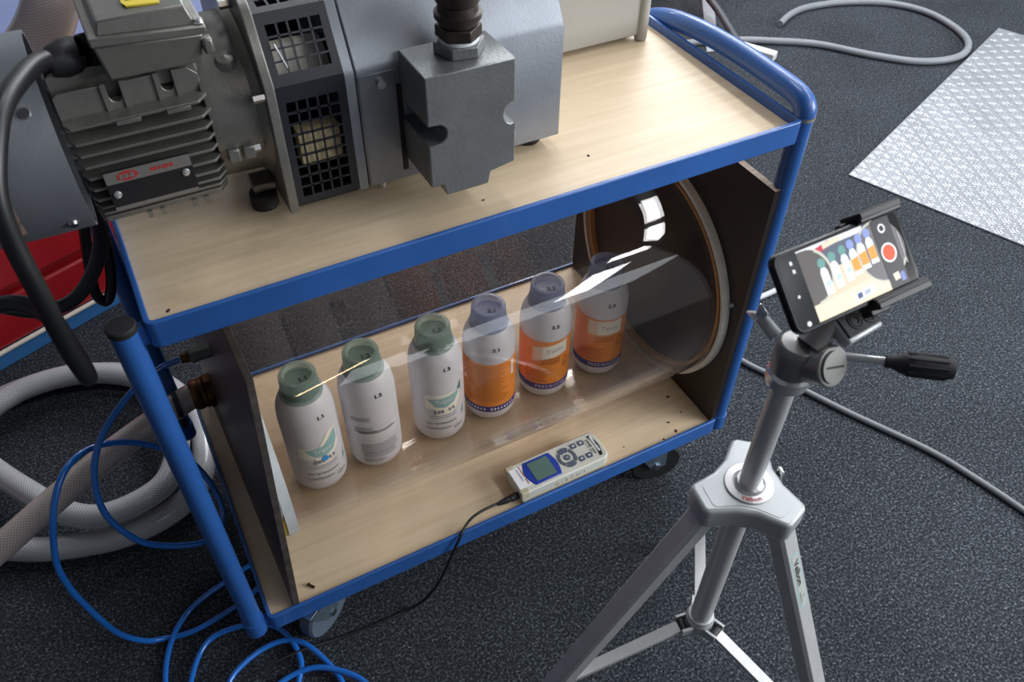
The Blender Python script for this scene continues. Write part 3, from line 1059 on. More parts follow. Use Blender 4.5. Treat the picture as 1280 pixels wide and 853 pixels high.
mc = [(0.470, 0.0235, 0.0100), (0.455, 0.0225, 0.0112), (0.435, 0.021, 0.0125), (0.415, 0.018, 0.0105), (0.400, 0.0125, 0.0070), (0.386, 0.003, 0.0048), (0.374, -0.0055, -0.003), (0.359, -0.009, -0.030), (0.338, -0.013, -0.075), (0.316, -0.014, -0.120),
      (0.290, -0.006, -0.170), (0.262, 0.004, -0.2040), (0.200, 0.005, -0.2065), (0.110, -0.058, -0.2065), (0.060, -0.075, -0.1985), (-0.020, -0.062, -0.1935), (-0.089, -0.050, -0.1935), (-0.156, -0.060, -0.2060)]
mc = [(0.470, 0.0235, 0.0100), (0.455, 0.0225, 0.0112), (0.435, 0.021, 0.0125), (0.415, 0.018, 0.0105), (0.400, 0.0125, 0.0070), (0.386, 0.003, 0.0048), (0.374, -0.0055, -0.003), (0.359, -0.009, -0.030), (0.338, -0.013, -0.075), (0.316, -0.014, -0.120),
      (0.290, -0.006, -0.170), (0.262, 0.006, -0.2040), (0.200, 0.008, -0.2065), (0.110, 0.014, -0.2060), (0.050, 0.018, -0.1950), (-0.010, 0.018, -0.1900), (-0.089, 0.010, -0.1900), (-0.156, 0.000, -0.2000), (-0.20, -0.03, -0.2065)]
o = obj('meter_lead', MB().tube(mc, 0.0028, 10, 6), cable_black, origin=(0.26, 0.0, Z0))
tag(o, 'thin black lead hanging from the meter over the shelf edge to the floor', 'cable')

# ------------------------------------------------------------------ vacuum pump on the upper shelf
SZ = H - 0.016        # surface of the upper board
pump = thing('vacuum_pump', 'grey vacuum pump with finned electric motor standing on the upper shelf', 'pump', (0.30, 0.28, SZ))
# main housing
hp_ = [(0.135, 0.737), (0.135, 0.906), (0.139, 0.913), (0.178, 0.982), (0.190, 0.990), (0.44, 0.990), (0.47, 0.955), (0.47, 0.737)]
obj('housing', MB().prism(hp_, YZX, 0.3315, 0.634), grey_sheet, pump, bevel=0.002)
obj('cover_strip', MB().prism([(a - 0.0008 if a < 0.2 else a, c) for a, c in hp_], YZX, 0.3165, 0.3300), grey_sheet, pump, bevel=0.001)
obj('front_panel', MB().box(0.3335, 0.383, 0.1335, 0.136, 0.742, 0.902), grey_sheet, pump, bevel=0.0008)
obj('bolt', MB().cyl((0.362, 0.1335, 0.888), (0.362, 0.1275, 0.888), 0.0062, seg=6), steel, pump)
obj('bolt', MB().cyl((0.352, 0.145, 0.7375), (0.352, 0.145, 0.727), 0.006, seg=8), steel, pump)
obj('gap_strip', MB().box(0.3832, 0.3900, 0.1325, 0.136, 0.752, 0.88), black, pump, smooth=0)
for fx_, fy_ in ((0.60, 0.17), (0.60, 0.43), (0.36, 0.20), (0.36, 0.43)):
    obj('foot', MB().lathe([(0, 0), (0.016, 0), (0.020, 0.006), (0.020, 0.014), (0.014, 0.0205), (0, 0.0205)], 20, lambda q: Vector((fx_ + q.x, fy_ + q.y, SZ + q.z))), rubber, pump)
# exhaust block with two half-round notches and a stepped foot
blk = MB()


def arc(cx, cz, r_, a0, a1, n=8):
    return [(cx + r_ * math.cos(R(a0 + (a1 - a0) * k / n)), cz + r_ * math.sin(R(a0 + (a1 - a0) * k / n))) for k in range(n + 1)]


bx0, bx1, bz1 = 0.389, 0.5125, 0.926
zf = 0.752
zn = 0.846
poly = [(bx0, bz1), (bx0, zn + 0.014)] + arc(bx0 + 0.012, zn, 0.014, 90, -90)[1:-1] + [(bx0, zn - 0.014), (bx0, zf + 0.018), (bx0 + 0.017, zf + 0.018), (bx0 + 0.022, zf), (bx1 - 0.040, zf), (bx1 - 0.036, zf + 0.018), (bx1, zf + 0.024), (bx1, zn - 0.012)] + \
       [(bx1, zn - 0.012)] + arc(bx1, zn + 0.004, 0.016, 270, 90)[1:-1] + [(bx1, zn + 0.020), (bx1, bz1)]
obj('exhaust_block', MB().prism(poly, XZY, 0.050, 0.1345), grey_block, pump, bevel=0.0018)
# pipe fitting on the block
nz = bz1
px_, py_ = 0.4585, 0.100
pf = lambda q: Vector((px_ + q.x * 1.1, py_ + q.y * 1.1, nz + q.z))
ft = obj('pipe_flange', MB().cyl((px_, py_, nz), (px_, py_, nz + 0.0145), 0.0335, seg=6, rot=0.35), steel and grey_block, pump, bevel=0.0015)
obj('thread_tape', MB().lathe([(0.0, 0.0140), (0.0235, 0.0140), (0.0225, 0.0185), (0.0, 0.019)], 24, pf), white_seal, ft)
obj('pipe_nut', MB().cyl((px_, py_, nz + 0.019), (px_, py_, nz + 0.034), 0.0295, seg=6, rot=0.1), pipe_mat, ft, bevel=0.0015)
obj('pipe', MB().lathe([(0.0, 0.012), (0.0195, 0.012), (0.0195, 0.035), (0.0225, 0.036), (0.0228, 0.041), (0.0268, 0.043), (0.0272, 0.050), (0.0232, 0.052), (0.0225, 0.060),
                        (0.0250, 0.064), (0.0252, 0.11), (0.0, 0.11)], 32, pf), pipe_mat, ft)
# black ventilation cover
gx0, gx1 = 0.2290, 0.3160
obj('flange_plate', MB().prism([(0.128, 0.735), (0.128, 0.916), (0.170, 0.992), (0.188, 1.004), (0.45, 1.004), (0.475, 0.96), (0.475, 0.735)], YZX, 0.2160, 0.2285), grey_cast, pump, bevel=0.0015)
V0, V1, V2, V3 = Vector((0, 0.134, 0.742)), Vector((0, 0.134, 0.912)), Vector((0, 0.172, 0.988)), Vector((0, 0.30, 0.998))


def panel_grid(pa, pb, rows, cols, m_lo, m_hi, m_side, bar, th=0.003):
    """a punched sheet between two horizontal edges: solid margins plus crossing bars"""
    d = (pb - pa)
    Ln = d.length
    d.normalize()
    nrm = Vector((0, -d.z, d.y))
    if nrm.y > 0 and abs(nrm.y) > abs(nrm.z):
        nrm = -nrm
    if nrm.z < 0 and abs(nrm.z) > abs(nrm.y):
        nrm = -nrm

    def rect(mb, x0, x1, a0, a1, t_=th):
        q = [Vector((x0, 0, 0)) + pa + d * a0, Vector((x1, 0, 0)) + pa + d * a0, Vector((x1, 0, 0)) + pa + d * a1, Vector((x0, 0, 0)) + pa + d * a1]
        mb.hexa([p_ - nrm * t_ for p_ in q], q)
    sheet = MB()
    rect(sheet, gx0, gx1, 0, m_lo)
    rect(sheet, gx0, gx1, Ln - m_hi, Ln)
    rect(sheet, gx0, gx0 + m_side, m_lo, Ln - m_hi)
    rect(sheet, gx1 - m_side, gx1, m_lo, Ln - m_hi)
    sh = obj('vent_cover', sheet, black_cover, pump, smooth=0)
    w = (gx1 - gx0 - 2 * m_side) / cols
    for k in range(1, cols):
        x = gx0 + m_side + w * k
        mb = MB()
        rect(mb, x - bar / 2, x + bar / 2, m_lo, Ln - m_hi, 0.0022)
        obj('grille_bar', mb, black_cover, sh, smooth=0)
    hgt = (Ln - m_lo - m_hi) / rows
    for k in range(1, rows):
        a = m_lo + hgt * k
        mb = MB()
        rect(mb, gx0 + m_side, gx1 - m_side, a - bar / 2, a + bar / 2, 0.0024)
        obj('grille_bar', mb, black_cover, sh, smooth=0)
    return sh


panel_grid(V0, V1, 9, 5, 0.010, 0.022, 0.010, 0.0026)
panel_grid(V1, V2, 4, 5, 0.014, 0.014, 0.010, 0.0026)
panel_grid(V2, V3, 6, 5, 0.014, 0.014, 0.010, 0.0026)
obj('vent_lining', MB().box(0.2295, 0.3155, 0.30, 0.31, 0.742, 0.99), black, pump, smooth=0)
obj('vent_lining', MB().box(0.2295, 0.3155, 0.136, 0.31, 0.738, 0.742), black, pump, smooth=0)
obj('fan_scroll', MB().cyl((0.236, 0.210, 0.893), (0.312, 0.210, 0.893), 0.038, seg=36), pm('fan_grey', (196, 192, 182), 0.5, var=0.1), pump)
cf = obj('cooler_block', MB().box(0.250, 0.305, 0.150, 0.172, 0.786, 0.838), pm('cooler_cream', (206, 190, 152), 0.5, var=0.25, vscale=80), pump, smooth=0)
obj('spring_clip', MB().tube([(0.243, 0.152, 0.957), (0.247, 0.147, 0.944), (0.252, 0.144, 0.928)], 0.0016, 8, 3), chrome, pump)
# bell housing between motor and plate
CY, CZ = 0.245, 0.862


def mx(q):      # lathe along +x about the motor axis
    return Vector((q.z, CY + q.x, CZ + q.y))


obj('bell_housing', MB().lathe([(0.06, 0.145), (0.098, 0.150), (0.100, 0.158), (0.1015, 0.205), (0.112, 0.2145), (0.112, 0.2165), (0.06, 0.2165)], 64, mx), grey_cast, pump, smooth=40)
obj('bell_boss', MB().lathe([(0.0, 0.004), (0.010, 0.002), (0.017, -0.006), (0.020, -0.020)], 24, lambda q: Vector((0.188 + q.x, 0.180 + q.y * 0.9 - q.z * 0.55, 0.940 + q.z * 0.8 + q.y * 0.4))), grey_cast, pump)
for bx_, by_, bz_ in ((0.2115, 0.128, 0.905), (0.2115, 0.215, 0.985)):
    obj('bolt', MB().cyl((bx_ - 0.010, by_ + 0.006, bz_), (bx_ + 0.004, by_ + 0.006, bz_), 0.0055, seg=6), steel, pump)
# clamp lugs at the joint of motor and bell
for x0_, x1_ in ((0.158, 0.173), (0.177, 0.192)):
    obj('clamp_lug', MB().box(x0_, x1_, 0.139, 0.165, 0.824, 0.842), grey_cast, pump, bevel=0.002)
obj('bolt', MB().cyl((0.192, 0.150, 0.832), (0.200, 0.150, 0.832), 0.0065, seg=6), steel, pump)
obj('foot', MB().cyl((0.196, 0.190, SZ), (0.196, 0.190, 0.742), 0.019, seg=20), rubber, pump, bevel=0.003)
obj('foot_bracket', MB().box(0.184, 0.216, 0.184, 0.22, 0.742, 0.754), grey_cast, pump, bevel=0.002)
# motor core and horizontal fins
mo = obj('motor_body', MB().cyl((-0.010, CY, CZ), (0.156, CY, CZ), 0.084, seg=48), grey_cast, pump)
FX0, FX1 = -0.006, 0.154


def fin_h(z, th, x0=FX0, x1=FX1, notch=None, depth=0.0):
    dz = z - CZ
    ro_ = 0.1130
    ys = CY - math.sqrt(max(ro_ ** 2 - dz ** 2, 0.0001)) if abs(dz) < ro_ else CY
    ys = max(ys, 0.137) if dz > 0 else 0.137 + 0.045 * (abs(dz) / 0.1) ** 3
    ys += depth
    poly_ = [(x0, CY), (x0, ys + 0.012), (x0 + 0.006, ys), (x1 - 0.012, ys), (x1, ys + 0.014), (x1, CY)]
    mb = MB().prism(poly_, XYW, z - th / 2, z + th / 2)
    if notch:
        for nx_ in notch:
            mb.box(nx_ - 0.0135, nx_ + 0.0135, ys - 0.0045, ys + 0.012, z - 0.0045, z + 0.0005)
    return mb


for i, dz in enumerate((0.050, 0.034, 0.019, 0.004, -0.011, -0.027, -0.043, -0.057, -0.070, -0.083, -0.095)):
    obj('cooling_fin', fin_h(CZ + dz, 0.0036, notch=(0.062, 0.118) if dz == 0.050 else None), grey_cast, pump, bevel=0.0006)
for k, nx_ in enumerate((0.050, 0.066, 0.106, 0.122)):
    obj('fin_lug', MB().box(nx_ - 0.003, nx_ + 0.003, 0.172, 0.184, CZ - 0.105, CZ - 0.095), grey_cast, pump, smooth=0)
# upper vertical fins with U notches
for y_, top, xs in ((0.170, 0.944, (0.058, 0.116)), (0.186, 0.960, ()), (0.202, 0.966, ()), (0.218, 0.969, ())):
    poly_ = [(FX0, CZ + 0.03), (FX1 - 0.002, CZ + 0.03), (FX1 - 0.002, top - 0.010), (FX1 - 0.012, top)]
    for nx_ in reversed(xs):
        poly_ += [(nx_ + 0.0075, top), (nx_ + 0.0075, top - 0.014)] + arc(nx_, top - 0.016, 0.0068, -10, -170, 6) + [(nx_ - 0.0075, top - 0.014), (nx_ - 0.0075, top)]
    poly_ += [(FX0 + 0.005, top), (FX0, top - 0.004)]
    fn = obj('cooling_fin', MB().prism(poly_, XZY, y_ - 0.0018, y_ + 0.0018), grey_cast, pump, bevel=0.0006)
    if xs:
        for nx_ in xs:
            for s in (-1, 1):
                obj('fin_post', MB().box(nx_ + s * 0.0105 - 0.0028, nx_ + s * 0.0105 + 0.0028, y_ - 0.0045, y_ + 0.001, CZ + 0.050, top + 0.002), grey_cast, fn, smooth=0)
# name plate
npl = obj('name_plate', MB().box(0.0145, 0.1135, 0.1315, 0.1345, 0.806, 0.858), pm('plate_black', (30, 30, 32), 0.4), pump, smooth=0)
obj('plate_band', MB().box(0.0150, 0.1130, 0.1308, 0.1316, 0.842, 0.8575), pm('plate_silver', (150, 146, 142), 0.35, metal=0.6), npl, smooth=0)
obj('plate_border', MB().box(0.0150, 0.1130, 0.1308, 0.1316, 0.8062, 0.8105), pm('plate_silver', (150, 146, 142), 0.35, metal=0.6), npl, smooth=0)
el = MB()
vs = [(0.040 + 0.012 * math.cos(2 * PI * k / 24), 0.1304, 0.850 + 0.0062 * math.sin(2 * PI * k / 24)) for k in range(24)]
el.add(vs, [tuple(range(24))])
obj('emblem', el, pm('emblem_red', (168, 42, 44), 0.5), npl, smooth=0)
obj('lettering', dashes(3, 0.0095, lambda u, v: Vector((0.040 + u, 0.1300, 0.850 + v))), pm('plate_silver', (150, 146, 142), 0.35), npl, smooth=0, recalc=False)
obj('lettering', dashes(7, 0.0075, lambda u, v: Vector((0.078 + u, 0.1304, 0.850 + v))), pm('emblem_red', (168, 42, 44), 0.5), npl, smooth=0, recalc=False)
for sx_, sz_ in ((0.0225, 0.827), (0.104, 0.834)):
    obj('screw', MB().lathe([(0, 0.003), (0.004, 0.002), (0.005, 0)], 14, lambda q: Vector((sx_ + q.x, 0.1315 - q.z, sz_ + q.y))), chrome, npl)
# fan cowl at the left end
cw = obj('fan_cowl', MB().lathe([(0.0, -0.158), (0.085, -0.158), (0.108, -0.150), (0.117, -0.135), (0.1185, -0.060), (0.1185, -0.014), (0.1145, -0.014), (0.1145, -0.10), (0.0, -0.10)], 72, mx), grey_sheet, pump, smooth=40)
for a in (214, 318, 140):
    q = Vector((0, math.cos(R(a)), math.sin(R(a))))
    c0 = Vector((-0.036, CY, CZ)) + q * 0.1185
    obj('screw', MB().cyl(c0, c0 + q * 0.004, 0.0065, 0.0055, 14), steel, cw)
lab_ = MB()
vs, fs = [], []
for k in range(7):
    a = R(188 + 4 * k)
    for x_ in (-0.118, -0.085):
        vs.append((x_, CY + 0.1192 * math.cos(a), CZ + 0.1192 * math.sin(a)))
for k in range(6):
    fs.append((2 * k, 2 * k + 1, 2 * k + 3, 2 * k + 2))
lab_.add(vs, fs)
obj('torn_label', lab_, pm('torn_paper', (170, 140, 126), 0.7, var=0.5, vscale=120, col2=(70, 66, 64)), cw, smooth=40)
# terminal box
tbx = obj('terminal_box', MB().hexa([(0.058, 0.160, 0.950), (0.160, 0.160, 0.950), (0.160, 0.30, 0.950), (0.058, 0.30, 0.950)], [(0.052, 0.152, 0.994), (0.168, 0.152, 0.986), (0.168, 0.31, 0.986), (0.052, 0.31, 0.994)]), grey_cast, pump, bevel=0.003)
obj('box_pedestal', MB().box(0.066, 0.154, 0.176, 0.29, 0.925, 0.951), grey_cast, tbx, bevel=0.003)
lid = obj('box_lid', MB().hexa([(0.050, 0.148, 0.995), (0.172, 0.148, 0.987), (0.172, 0.315, 0.987), (0.050, 0.315, 0.995)], [(0.050, 0.148, 1.005), (0.172, 0.148, 0.997), (0.172, 0.315, 0.997), (0.050, 0.315, 1.005)]), grey_cast, tbx, bevel=0.002)
obj('lid_top', MB().hexa([(0.059, 0.154, 1.004), (0.163, 0.154, 0.997), (0.163, 0.31, 0.997), (0.059, 0.31, 1.004)], [(0.064, 0.163, 1.0165), (0.156, 0.156, 1.0200), (0.158, 0.305, 1.020), (0.064, 0.302, 1.0165)]), grey_cast, lid, bevel=0.002)
for sx_, sy_ in ((0.0555, 0.154), (0.1665, 0.154)):
    obj('screw', MB().lathe([(0, 0.004), (0.0045, 0.003), (0.0055, 0)], 14, lambda q: Vector((sx_ + q.x, sy_ + q.y, 1.000 + q.z))), chrome, lid)
obj('ground_lug', MB().box(0.164, 0.176, 0.150, 0.166, 0.962, 0.980), grey_cast, tbx, bevel=0.003)
yl = MB()
yl.prism([(0.0990, 0.180), (0.1330, 0.173), (0.146, 0.245), (0.1000, 0.250), (0.0960, 0.19)], XYW, 1.0186, 1.0206)
ys_ = obj('warning_sticker', yl, yellow_tag, lid, smooth=0)
obj('lettering', dashes(4, 0.012, lambda u, v: Vector((0.116 + u, 0.196 + v, 1.0210))), ink, ys_, smooth=0, recalc=False)
# cable gland
g0 = Vector((0.052, 0.205, 0.968))
gl_ = obj('cable_gland', MB().cyl(g0, g0 + Vector((-0.010, -0.004, 0.001)), 0.0225, seg=8), black, tbx, bevel=0.002)
obj('gland_nut', MB().lathe([(0.0, 0.010), (0.019, 0.010), (0.021, 0.014), (0.021, 0.024), (0.017, 0.034), (0.0125, 0.036), (0, 0.036)], 12, lambda q: g0 + Vector((-q.z * 1.35, q.x - q.z * 0.4, q.y + q.z * 0.1))), black, gl_, bevel=0.001)
# ------------------------------------------------------------------ black mains cable hanging from the gland
cd = [(0.018, 0.194, 0.971), (-0.004, 0.176, 0.980), (-0.026, 0.130, 0.986), (-0.048, 0.080, 0.983), (-0.066, 0.045, 0.958), (-0.079, 0.022, 0.925), (-0.083, 0.010, 0.880), (-0.082, 0.000, 0.816), (-0.082, 0.000, 0.743), (-0.080, 0.006, 0.690), (-0.081, 0.022, 0.665),
      (-0.084, 0.045, 0.664), (-0.090, 0.068, 0.690), (-0.100, 0.095, 0.715), (-0.135, 0.130, 0.72), (-0.2, 0.16, 0.70)]
o = obj('power_cable', MB().tube(cd, 0.0108, 16, 6), cable_black, origin=(-0.08, 0.02, 0.66))
tag(o, 'thick black power cable looping down from the motor terminal box', 'cable')
ce = [(-0.26, 0.30, 0.65), (-0.212, 0.300, 0.620), (-0.183, 0.300, 0.595), (-0.140, 0.300, 0.566), (-0.092, 0.300, 0.569), (-0.050, 0.300, 0.610), (-0.025, 0.300, 0.658), (-0.014, 0.300, 0.706), (-0.012, 0.31, 0.742), (0.006, 0.325, 0.748), (0.05, 0.36, 0.732)]
o = obj('black_cable', MB().tube(ce, 0.0105, 14, 6), cable_black, origin=(-0.1, 0.3, 0.56))
tag(o, 'black cable sagging sideways under the motor past the red drawers', 'cable')
cf_ = [(0.012, 0.40, 0.748), (-0.016, 0.396, 0.742), (-0.030, 0.392, 0.70), (-0.044, 0.380, 0.637), (-0.061, 0.380, 0.559), (-0.069, 0.380, 0.508), (-0.060, 0.380, 0.486), (-0.045, 0.380, 0.509), (-0.030, 0.382, 0.566), (-0.020, 0.388, 0.64), (-0.010, 0.395, 0.70), (0.004, 0.40, 0.747), (0.04, 0.41, 0.730)]
o = obj('black_cable', MB().tube(cf_, 0.0085, 14, 6), pm('black_cable_gloss', (26, 24, 26), 0.25, coat=0.5), origin=(-0.04, 0.38, 0.48))
tag(o, 'narrow loop of glossy black cable hanging beside the blue post', 'cable')

# ------------------------------------------------------------------ grey case behind the pump
gc = thing('equipment_case', 'warm grey plastic case with rounded corner post behind the pump', 'case', (0.80, 0.46, SZ))
obj('case_body', MB().box(0.655, 0.945, 0.372, 0.56, SZ + 0.010, SZ + 0.20), tank_grey, gc, bevel=0.004)
for cx, cy in ((0.947, 0.376), (0.947, 0.556), (0.656, 0.556)):
    obj('corner_post', MB().lathe([(0.0, 0.0), (0.009, 0.0), (0.0115, 0.003), (0.0115, 0.2), (0.0, 0.203)], 20, lambda q: Vector((cx + q.x, cy + q.y, SZ + q.z))), tank_grey, gc)

# ------------------------------------------------------------------ phone on its tripod
phone = thing('smartphone', 'black smartphone in landscape recording the row of bottles', 'phone', (0.593, -0.442, 0.924), (R(42.85), R(0.46), R(1.96)))
PLn, PWd = 0.156, 0.075
obj('phone_body', MB().prism(rrect(PLn, PWd, 0.010, 6), XYW, -0.0092, -0.0002), pm('phone_black', (20, 21, 24), 0.18), phone, local=True, bevel=0.0014, smooth=40)
SW, SH = 0.1490, 0.0690
scr = obj('screen', MB().prism(rrect(SW, SH, 0.007, 5), XYW, -0.0002, 0.00005), pm('screen_black', (24, 25, 27), 0.12), phone, local=True, smooth=0)


def P2(u, v, w):
    return Vector(((u - 0.5) * SW, (v - 0.5) * SH, w))


LV = [0.00012]


def pic(polys, col, nm='picture', emit=0.24):
    mb = MB()
    LV[0] += 0.000012
    for pl in polys:
        mb.add([P2(u, v, LV[0]) for u, v in pl], [tuple(range(len(pl)))])
    return obj(nm, mb, pm('screen_%d_%d_%d' % col, col, 0.3, emit=emit, spec=0.2), scr, local=True, smooth=0, recalc=False)


def disc(cx, cy, r_, n=20, a0=0, a1=360, asp=SW / SH):
    return [(cx + r_ * math.cos(R(a0 + (a1 - a0) * k / n)) / asp, cy + r_ * math.sin(R(a0 + (a1 - a0) * k / n))) for k in range(n if a1 - a0 == 360 else n + 1)]


IX0, IX1 = 0.155, 0.845
pic([[(IX0, 0.02), (IX1, 0.02), (IX1, 0.98), (IX0, 0.98)]], (92, 100, 116), 'picture_background')
pic([[(IX0, 0.90), (0.70, 0.90), (0.70, 0.98), (IX0, 0.98)]], (226, 226, 228))
pic([[(0.24, 0.80), (0.42, 0.90), (0.42, 0.97), (0.24, 0.90)]], (196, 60, 84))
pic([[(0.36, 0.88), (0.50, 0.905), (0.50, 0.97), (0.36, 0.95)]], (236, 214, 190))
pic([[(IX0, 0.02), (IX1, 0.02), (IX1, 0.52), (0.74, 0.62), (0.28, 0.60), (IX0, 0.50)]], (226, 206, 178))
pic([[(IX0, 0.02), (IX1, 0.02), (IX1, 0.22), (0.70, 0.28), (IX0, 0.24)]], (240, 224, 196))
pic([disc(0.205, 0.60, 0.36, 20, -90, 90) + [(IX0, 0.96), (IX0, 0.24)]], (92, 88, 86))
pic([[(q[0], q[1]) for q in disc(0.205, 0.60, 0.38, 20, -90, 60)] + [(q[0], q[1]) for q in disc(0.205, 0.60, 0.34, 20, 60, -90)]], (206, 204, 190))
pic([disc(0.79, 0.56, 0.42, 24)], (112, 108, 110))
pic([disc(0.79, 0.56, 0.43, 24, 90, 330) + disc(0.79, 0.56, 0.40, 24, 330, 90)], (206, 204, 190))
for k, (bx_, kind) in enumerate(((0.31, 0), (0.40, 0), (0.49, 0), (0.565, 1), (0.64, 1), (0.715, 1))):
    by_ = 0.30 + 0.028 * k
    pic([[(bx_ - 0.032, by_), (bx_ + 0.032, by_), (bx_ + 0.030, by_ + 0.30), (bx_ + 0.016, by_ + 0.36), (bx_ - 0.016, by_ + 0.36), (bx_ - 0.030, by_ + 0.30)]], (236, 240, 244))
    if kind:
        pic([[(bx_ - 0.030, by_ + 0.06), (bx_ + 0.030, by_ + 0.06), (bx_ + 0.029, by_ + 0.24), (bx_ - 0.029, by_ + 0.22)]], (244, 160, 66))
    else:
        pic([[(bx_ - 0.012, by_ + 0.10), (bx_ + 0.026, by_ + 0.12), (bx_ + 0.024, by_ + 0.18), (bx_ - 0.010, by_ + 0.16)]], (190, 212, 232))
    pic([disc(bx_, by_ + 0.42, 0.066, 16)], (108, 156, 152) if not kind else (140, 156, 212))
pic([[(0.46, 0.06), (0.64, 0.10), (0.64, 0.20), (0.46, 0.17)]], (238, 240, 242))
pic([[(0.49, 0.085), (0.53, 0.095), (0.53, 0.165), (0.49, 0.16)]], (70, 84, 130))
pic([[(0.55, 0.10), (0.60, 0.11), (0.60, 0.165), (0.55, 0.16)]], (170, 180, 200))
pic([[(0.77, 0.02), (0.925, 0.02), (0.925, 0.98), (0.77, 0.98)]], (54, 54, 58), 'control_strip', 0.4)
pic([disc(0.84, 0.50, 0.135, 24)], (244, 244, 246), 'record_button')
pic([disc(0.84, 0.50, 0.110, 24)], (232, 84, 48), 'record_button')
pic([disc(0.845, 0.84, 0.065, 18)], (236, 236, 238), 'camera_icon')
pic([disc(0.845, 0.84, 0.040, 18)], (40, 40, 44), 'camera_icon')
pic([rr for rr in [[(0.815, 0.11), (0.865, 0.12), (0.86, 0.22), (0.81, 0.21)]]], (226, 214, 196), 'thumbnail')
pic([[(0.87, 0.07), (0.905, 0.08), (0.905, 0.20), (0.87, 0.19)]], (120, 132, 196), 'thumbnail')
pic([[(0.955, 0.28), (0.961, 0.28), (0.961, 0.72), (0.955, 0.72)]], (206, 206, 208), 'navigation_bar')
pic([[(0.085, 0.84), (0.105, 0.84), (0.105, 0.89), (0.085, 0.89)], [(0.088, 0.73), (0.108, 0.73), (0.108, 0.78), (0.088, 0.78)]], (226, 226, 228), 'status_icon')
pic([disc(0.07, 0.43, 0.022, 12)], (220, 220, 222), 'status_icon')
pic([disc(0.075, 0.06, 0.035, 14)], (226, 226, 228), 'status_icon')

# spring clamp that grips the phone
clamp = thing('phone_clamp', 'black spring clamp gripping the smartphone on the tripod', 'clamp', (0.593, -0.442, 0.924), (R(42.85), R(0.46), R(1.96)))
obj('clamp_back', MB().box(0.016, 0.070, -0.040, 0.040, -0.0185, -0.0098), black, clamp, local=True, bevel=0.002)
for s, x0_, x1_ in ((1, 0.026, 0.078), (-1, 0.012, 0.080)):
    ya, yb = s * 0.0382, s * 0.0445
    jaw = MB().prism([(min(ya, yb), -0.0185), (max(ya, yb), -0.0185), (max(ya, yb), 0.0075), (min(ya, yb), 0.0075)], lambda u, v, w: Vector((w, u, v)), x0_, x1_)
    jaw.prism([(s * 0.0335, 0.0015), (s * 0.0400, 0.0015), (s * 0.0445, 0.0075), (s * 0.0350, 0.0055)], lambda u, v, w: Vector((w, u, v)), x0_, x1_)
    jw = obj('jaw', jaw, black, clamp, local=True, bevel=0.001)
    if s > 0:
        obj('lettering', MB().text('JOBY', 0.0055, lambda u, v: Vector((0.060 + u, 0.04462, -0.003 - v)), sp=1.1), grey_ink, jw, local=True, smooth=0, recalc=False)
obj('clamp_stem', MB().box(0.018, 0.044, -0.052, -0.036, -0.0250, -0.0120), black, clamp, local=True, bevel=0.002)

tri = thing('tripod', 'silver aluminium camera tripod with star shoulder standing before the trolley', 'tripod', (0.567, -0.438, Z0))
TC = Vector((0.567, -0.438, 0))
obj('centre_column', MB().cyl(TC + Vector((0, 0, 0.247)), TC + Vector((0, 0, 0.785)), 0.0128, seg=28), alu, tri)
obj('column_sleeve', MB().cyl(TC + Vector((0, 0, 0.262)), TC + Vector((0, 0, 0.575)), 0.0152, seg=28), alu, tri)
AZ = [R(50), R(170), R(290)]
SHZ = 0.600
star = []
for a in AZ:
    d = Vector((math.cos(a), math.sin(a)))
    n_ = Vector((-d.y, d.x))
    for rr_, ww in ((0.031, -0.029), (0.064, -0.021), (0.067, -0.015), (0.067, 0.015), (0.064, 0.021), (0.031, 0.029)):
        star.append((TC.x + d.x * rr_ + n_.x * ww, TC.y + d.y * rr_ + n_.y * ww))
sh = obj('shoulder', MB().prism(star, XYW, SHZ - 0.034, SHZ), silver_paint, tri, bevel=0.005, bseg=3)
star2 = [(TC.x + (u - TC.x) * 0.80, TC.y + (v - TC.y) * 0.80) for u, v in star]
obj('shoulder_inset', MB().prism(star2, XYW, SHZ - 0.001, SHZ + 0.0006), silver_paint, sh)
obj('shoulder_skirt', MB().cyl(TC + Vector((0, 0, SHZ - 0.055)), TC + Vector((0, 0, SHZ - 0.033)), 0.022, seg=28), gun, sh)
cap_l = lambda q: Vector((TC.x + q.x, TC.y + q.y, SHZ + q.z))
rg_ = obj('collar_ring', MB().lathe([(0.0225, 0.0), (0.0285, 0.0), (0.0290, 0.0022), (0.0280, 0.0030), (0.0195, 0.0034), (0.0190, 0.0), (0.0225, 0.0)], 40, cap_l), chrome and pm('satin_ring', (206, 206, 208), 0.3, metal=0.5), sh)
obj('collar_ring', MB().lathe([(0.0128, 0.0), (0.0172, 0.0), (0.0168, 0.006), (0.0146, 0.008), (0.0128, 0.008)], 36, cap_l), chrome, sh)


def ring_text(u, v):
    a = R(-122) + u / 0.0240
    r_ = 0.0240 - v
    r_ = 0.0240 + (-v)
    return Vector((TC.x + r_ * math.cos(a), TC.y + r_ * math.sin(a), SHZ + 0.00345))


obj('lettering', MB().text('Velbon', 0.0085, ring_text, bold=0.02), pm('emblem_red', (168, 42, 44), 0.5), rg_, smooth=0, recalc=False)
# locking lever on the shoulder
lv0 = TC + Vector((0.0300, -0.006, SHZ - 0.012))
lk = obj('lock_knob', MB().cyl(lv0 + Vector((-0.01, -0.004, 0)), lv0 + Vector((0.016, 0.007, 0)), 0.0075, seg=16), black, tri)
obj('lock_lever', MB().hexa([lv0 + Vector(p) for p in ((0.015, -0.001, -0.016), (0.019, -0.003, -0.016), (0.022, 0.006, -0.016), (0.018, 0.009, -0.016))], [lv0 + Vector(p) for p in ((0.014, 0.000, 0.014), (0.018, -0.002, 0.014), (0.021, 0.007, 0.014), (0.017, 0.010, 0.014))]), chrome, lk, bevel=0.0015)
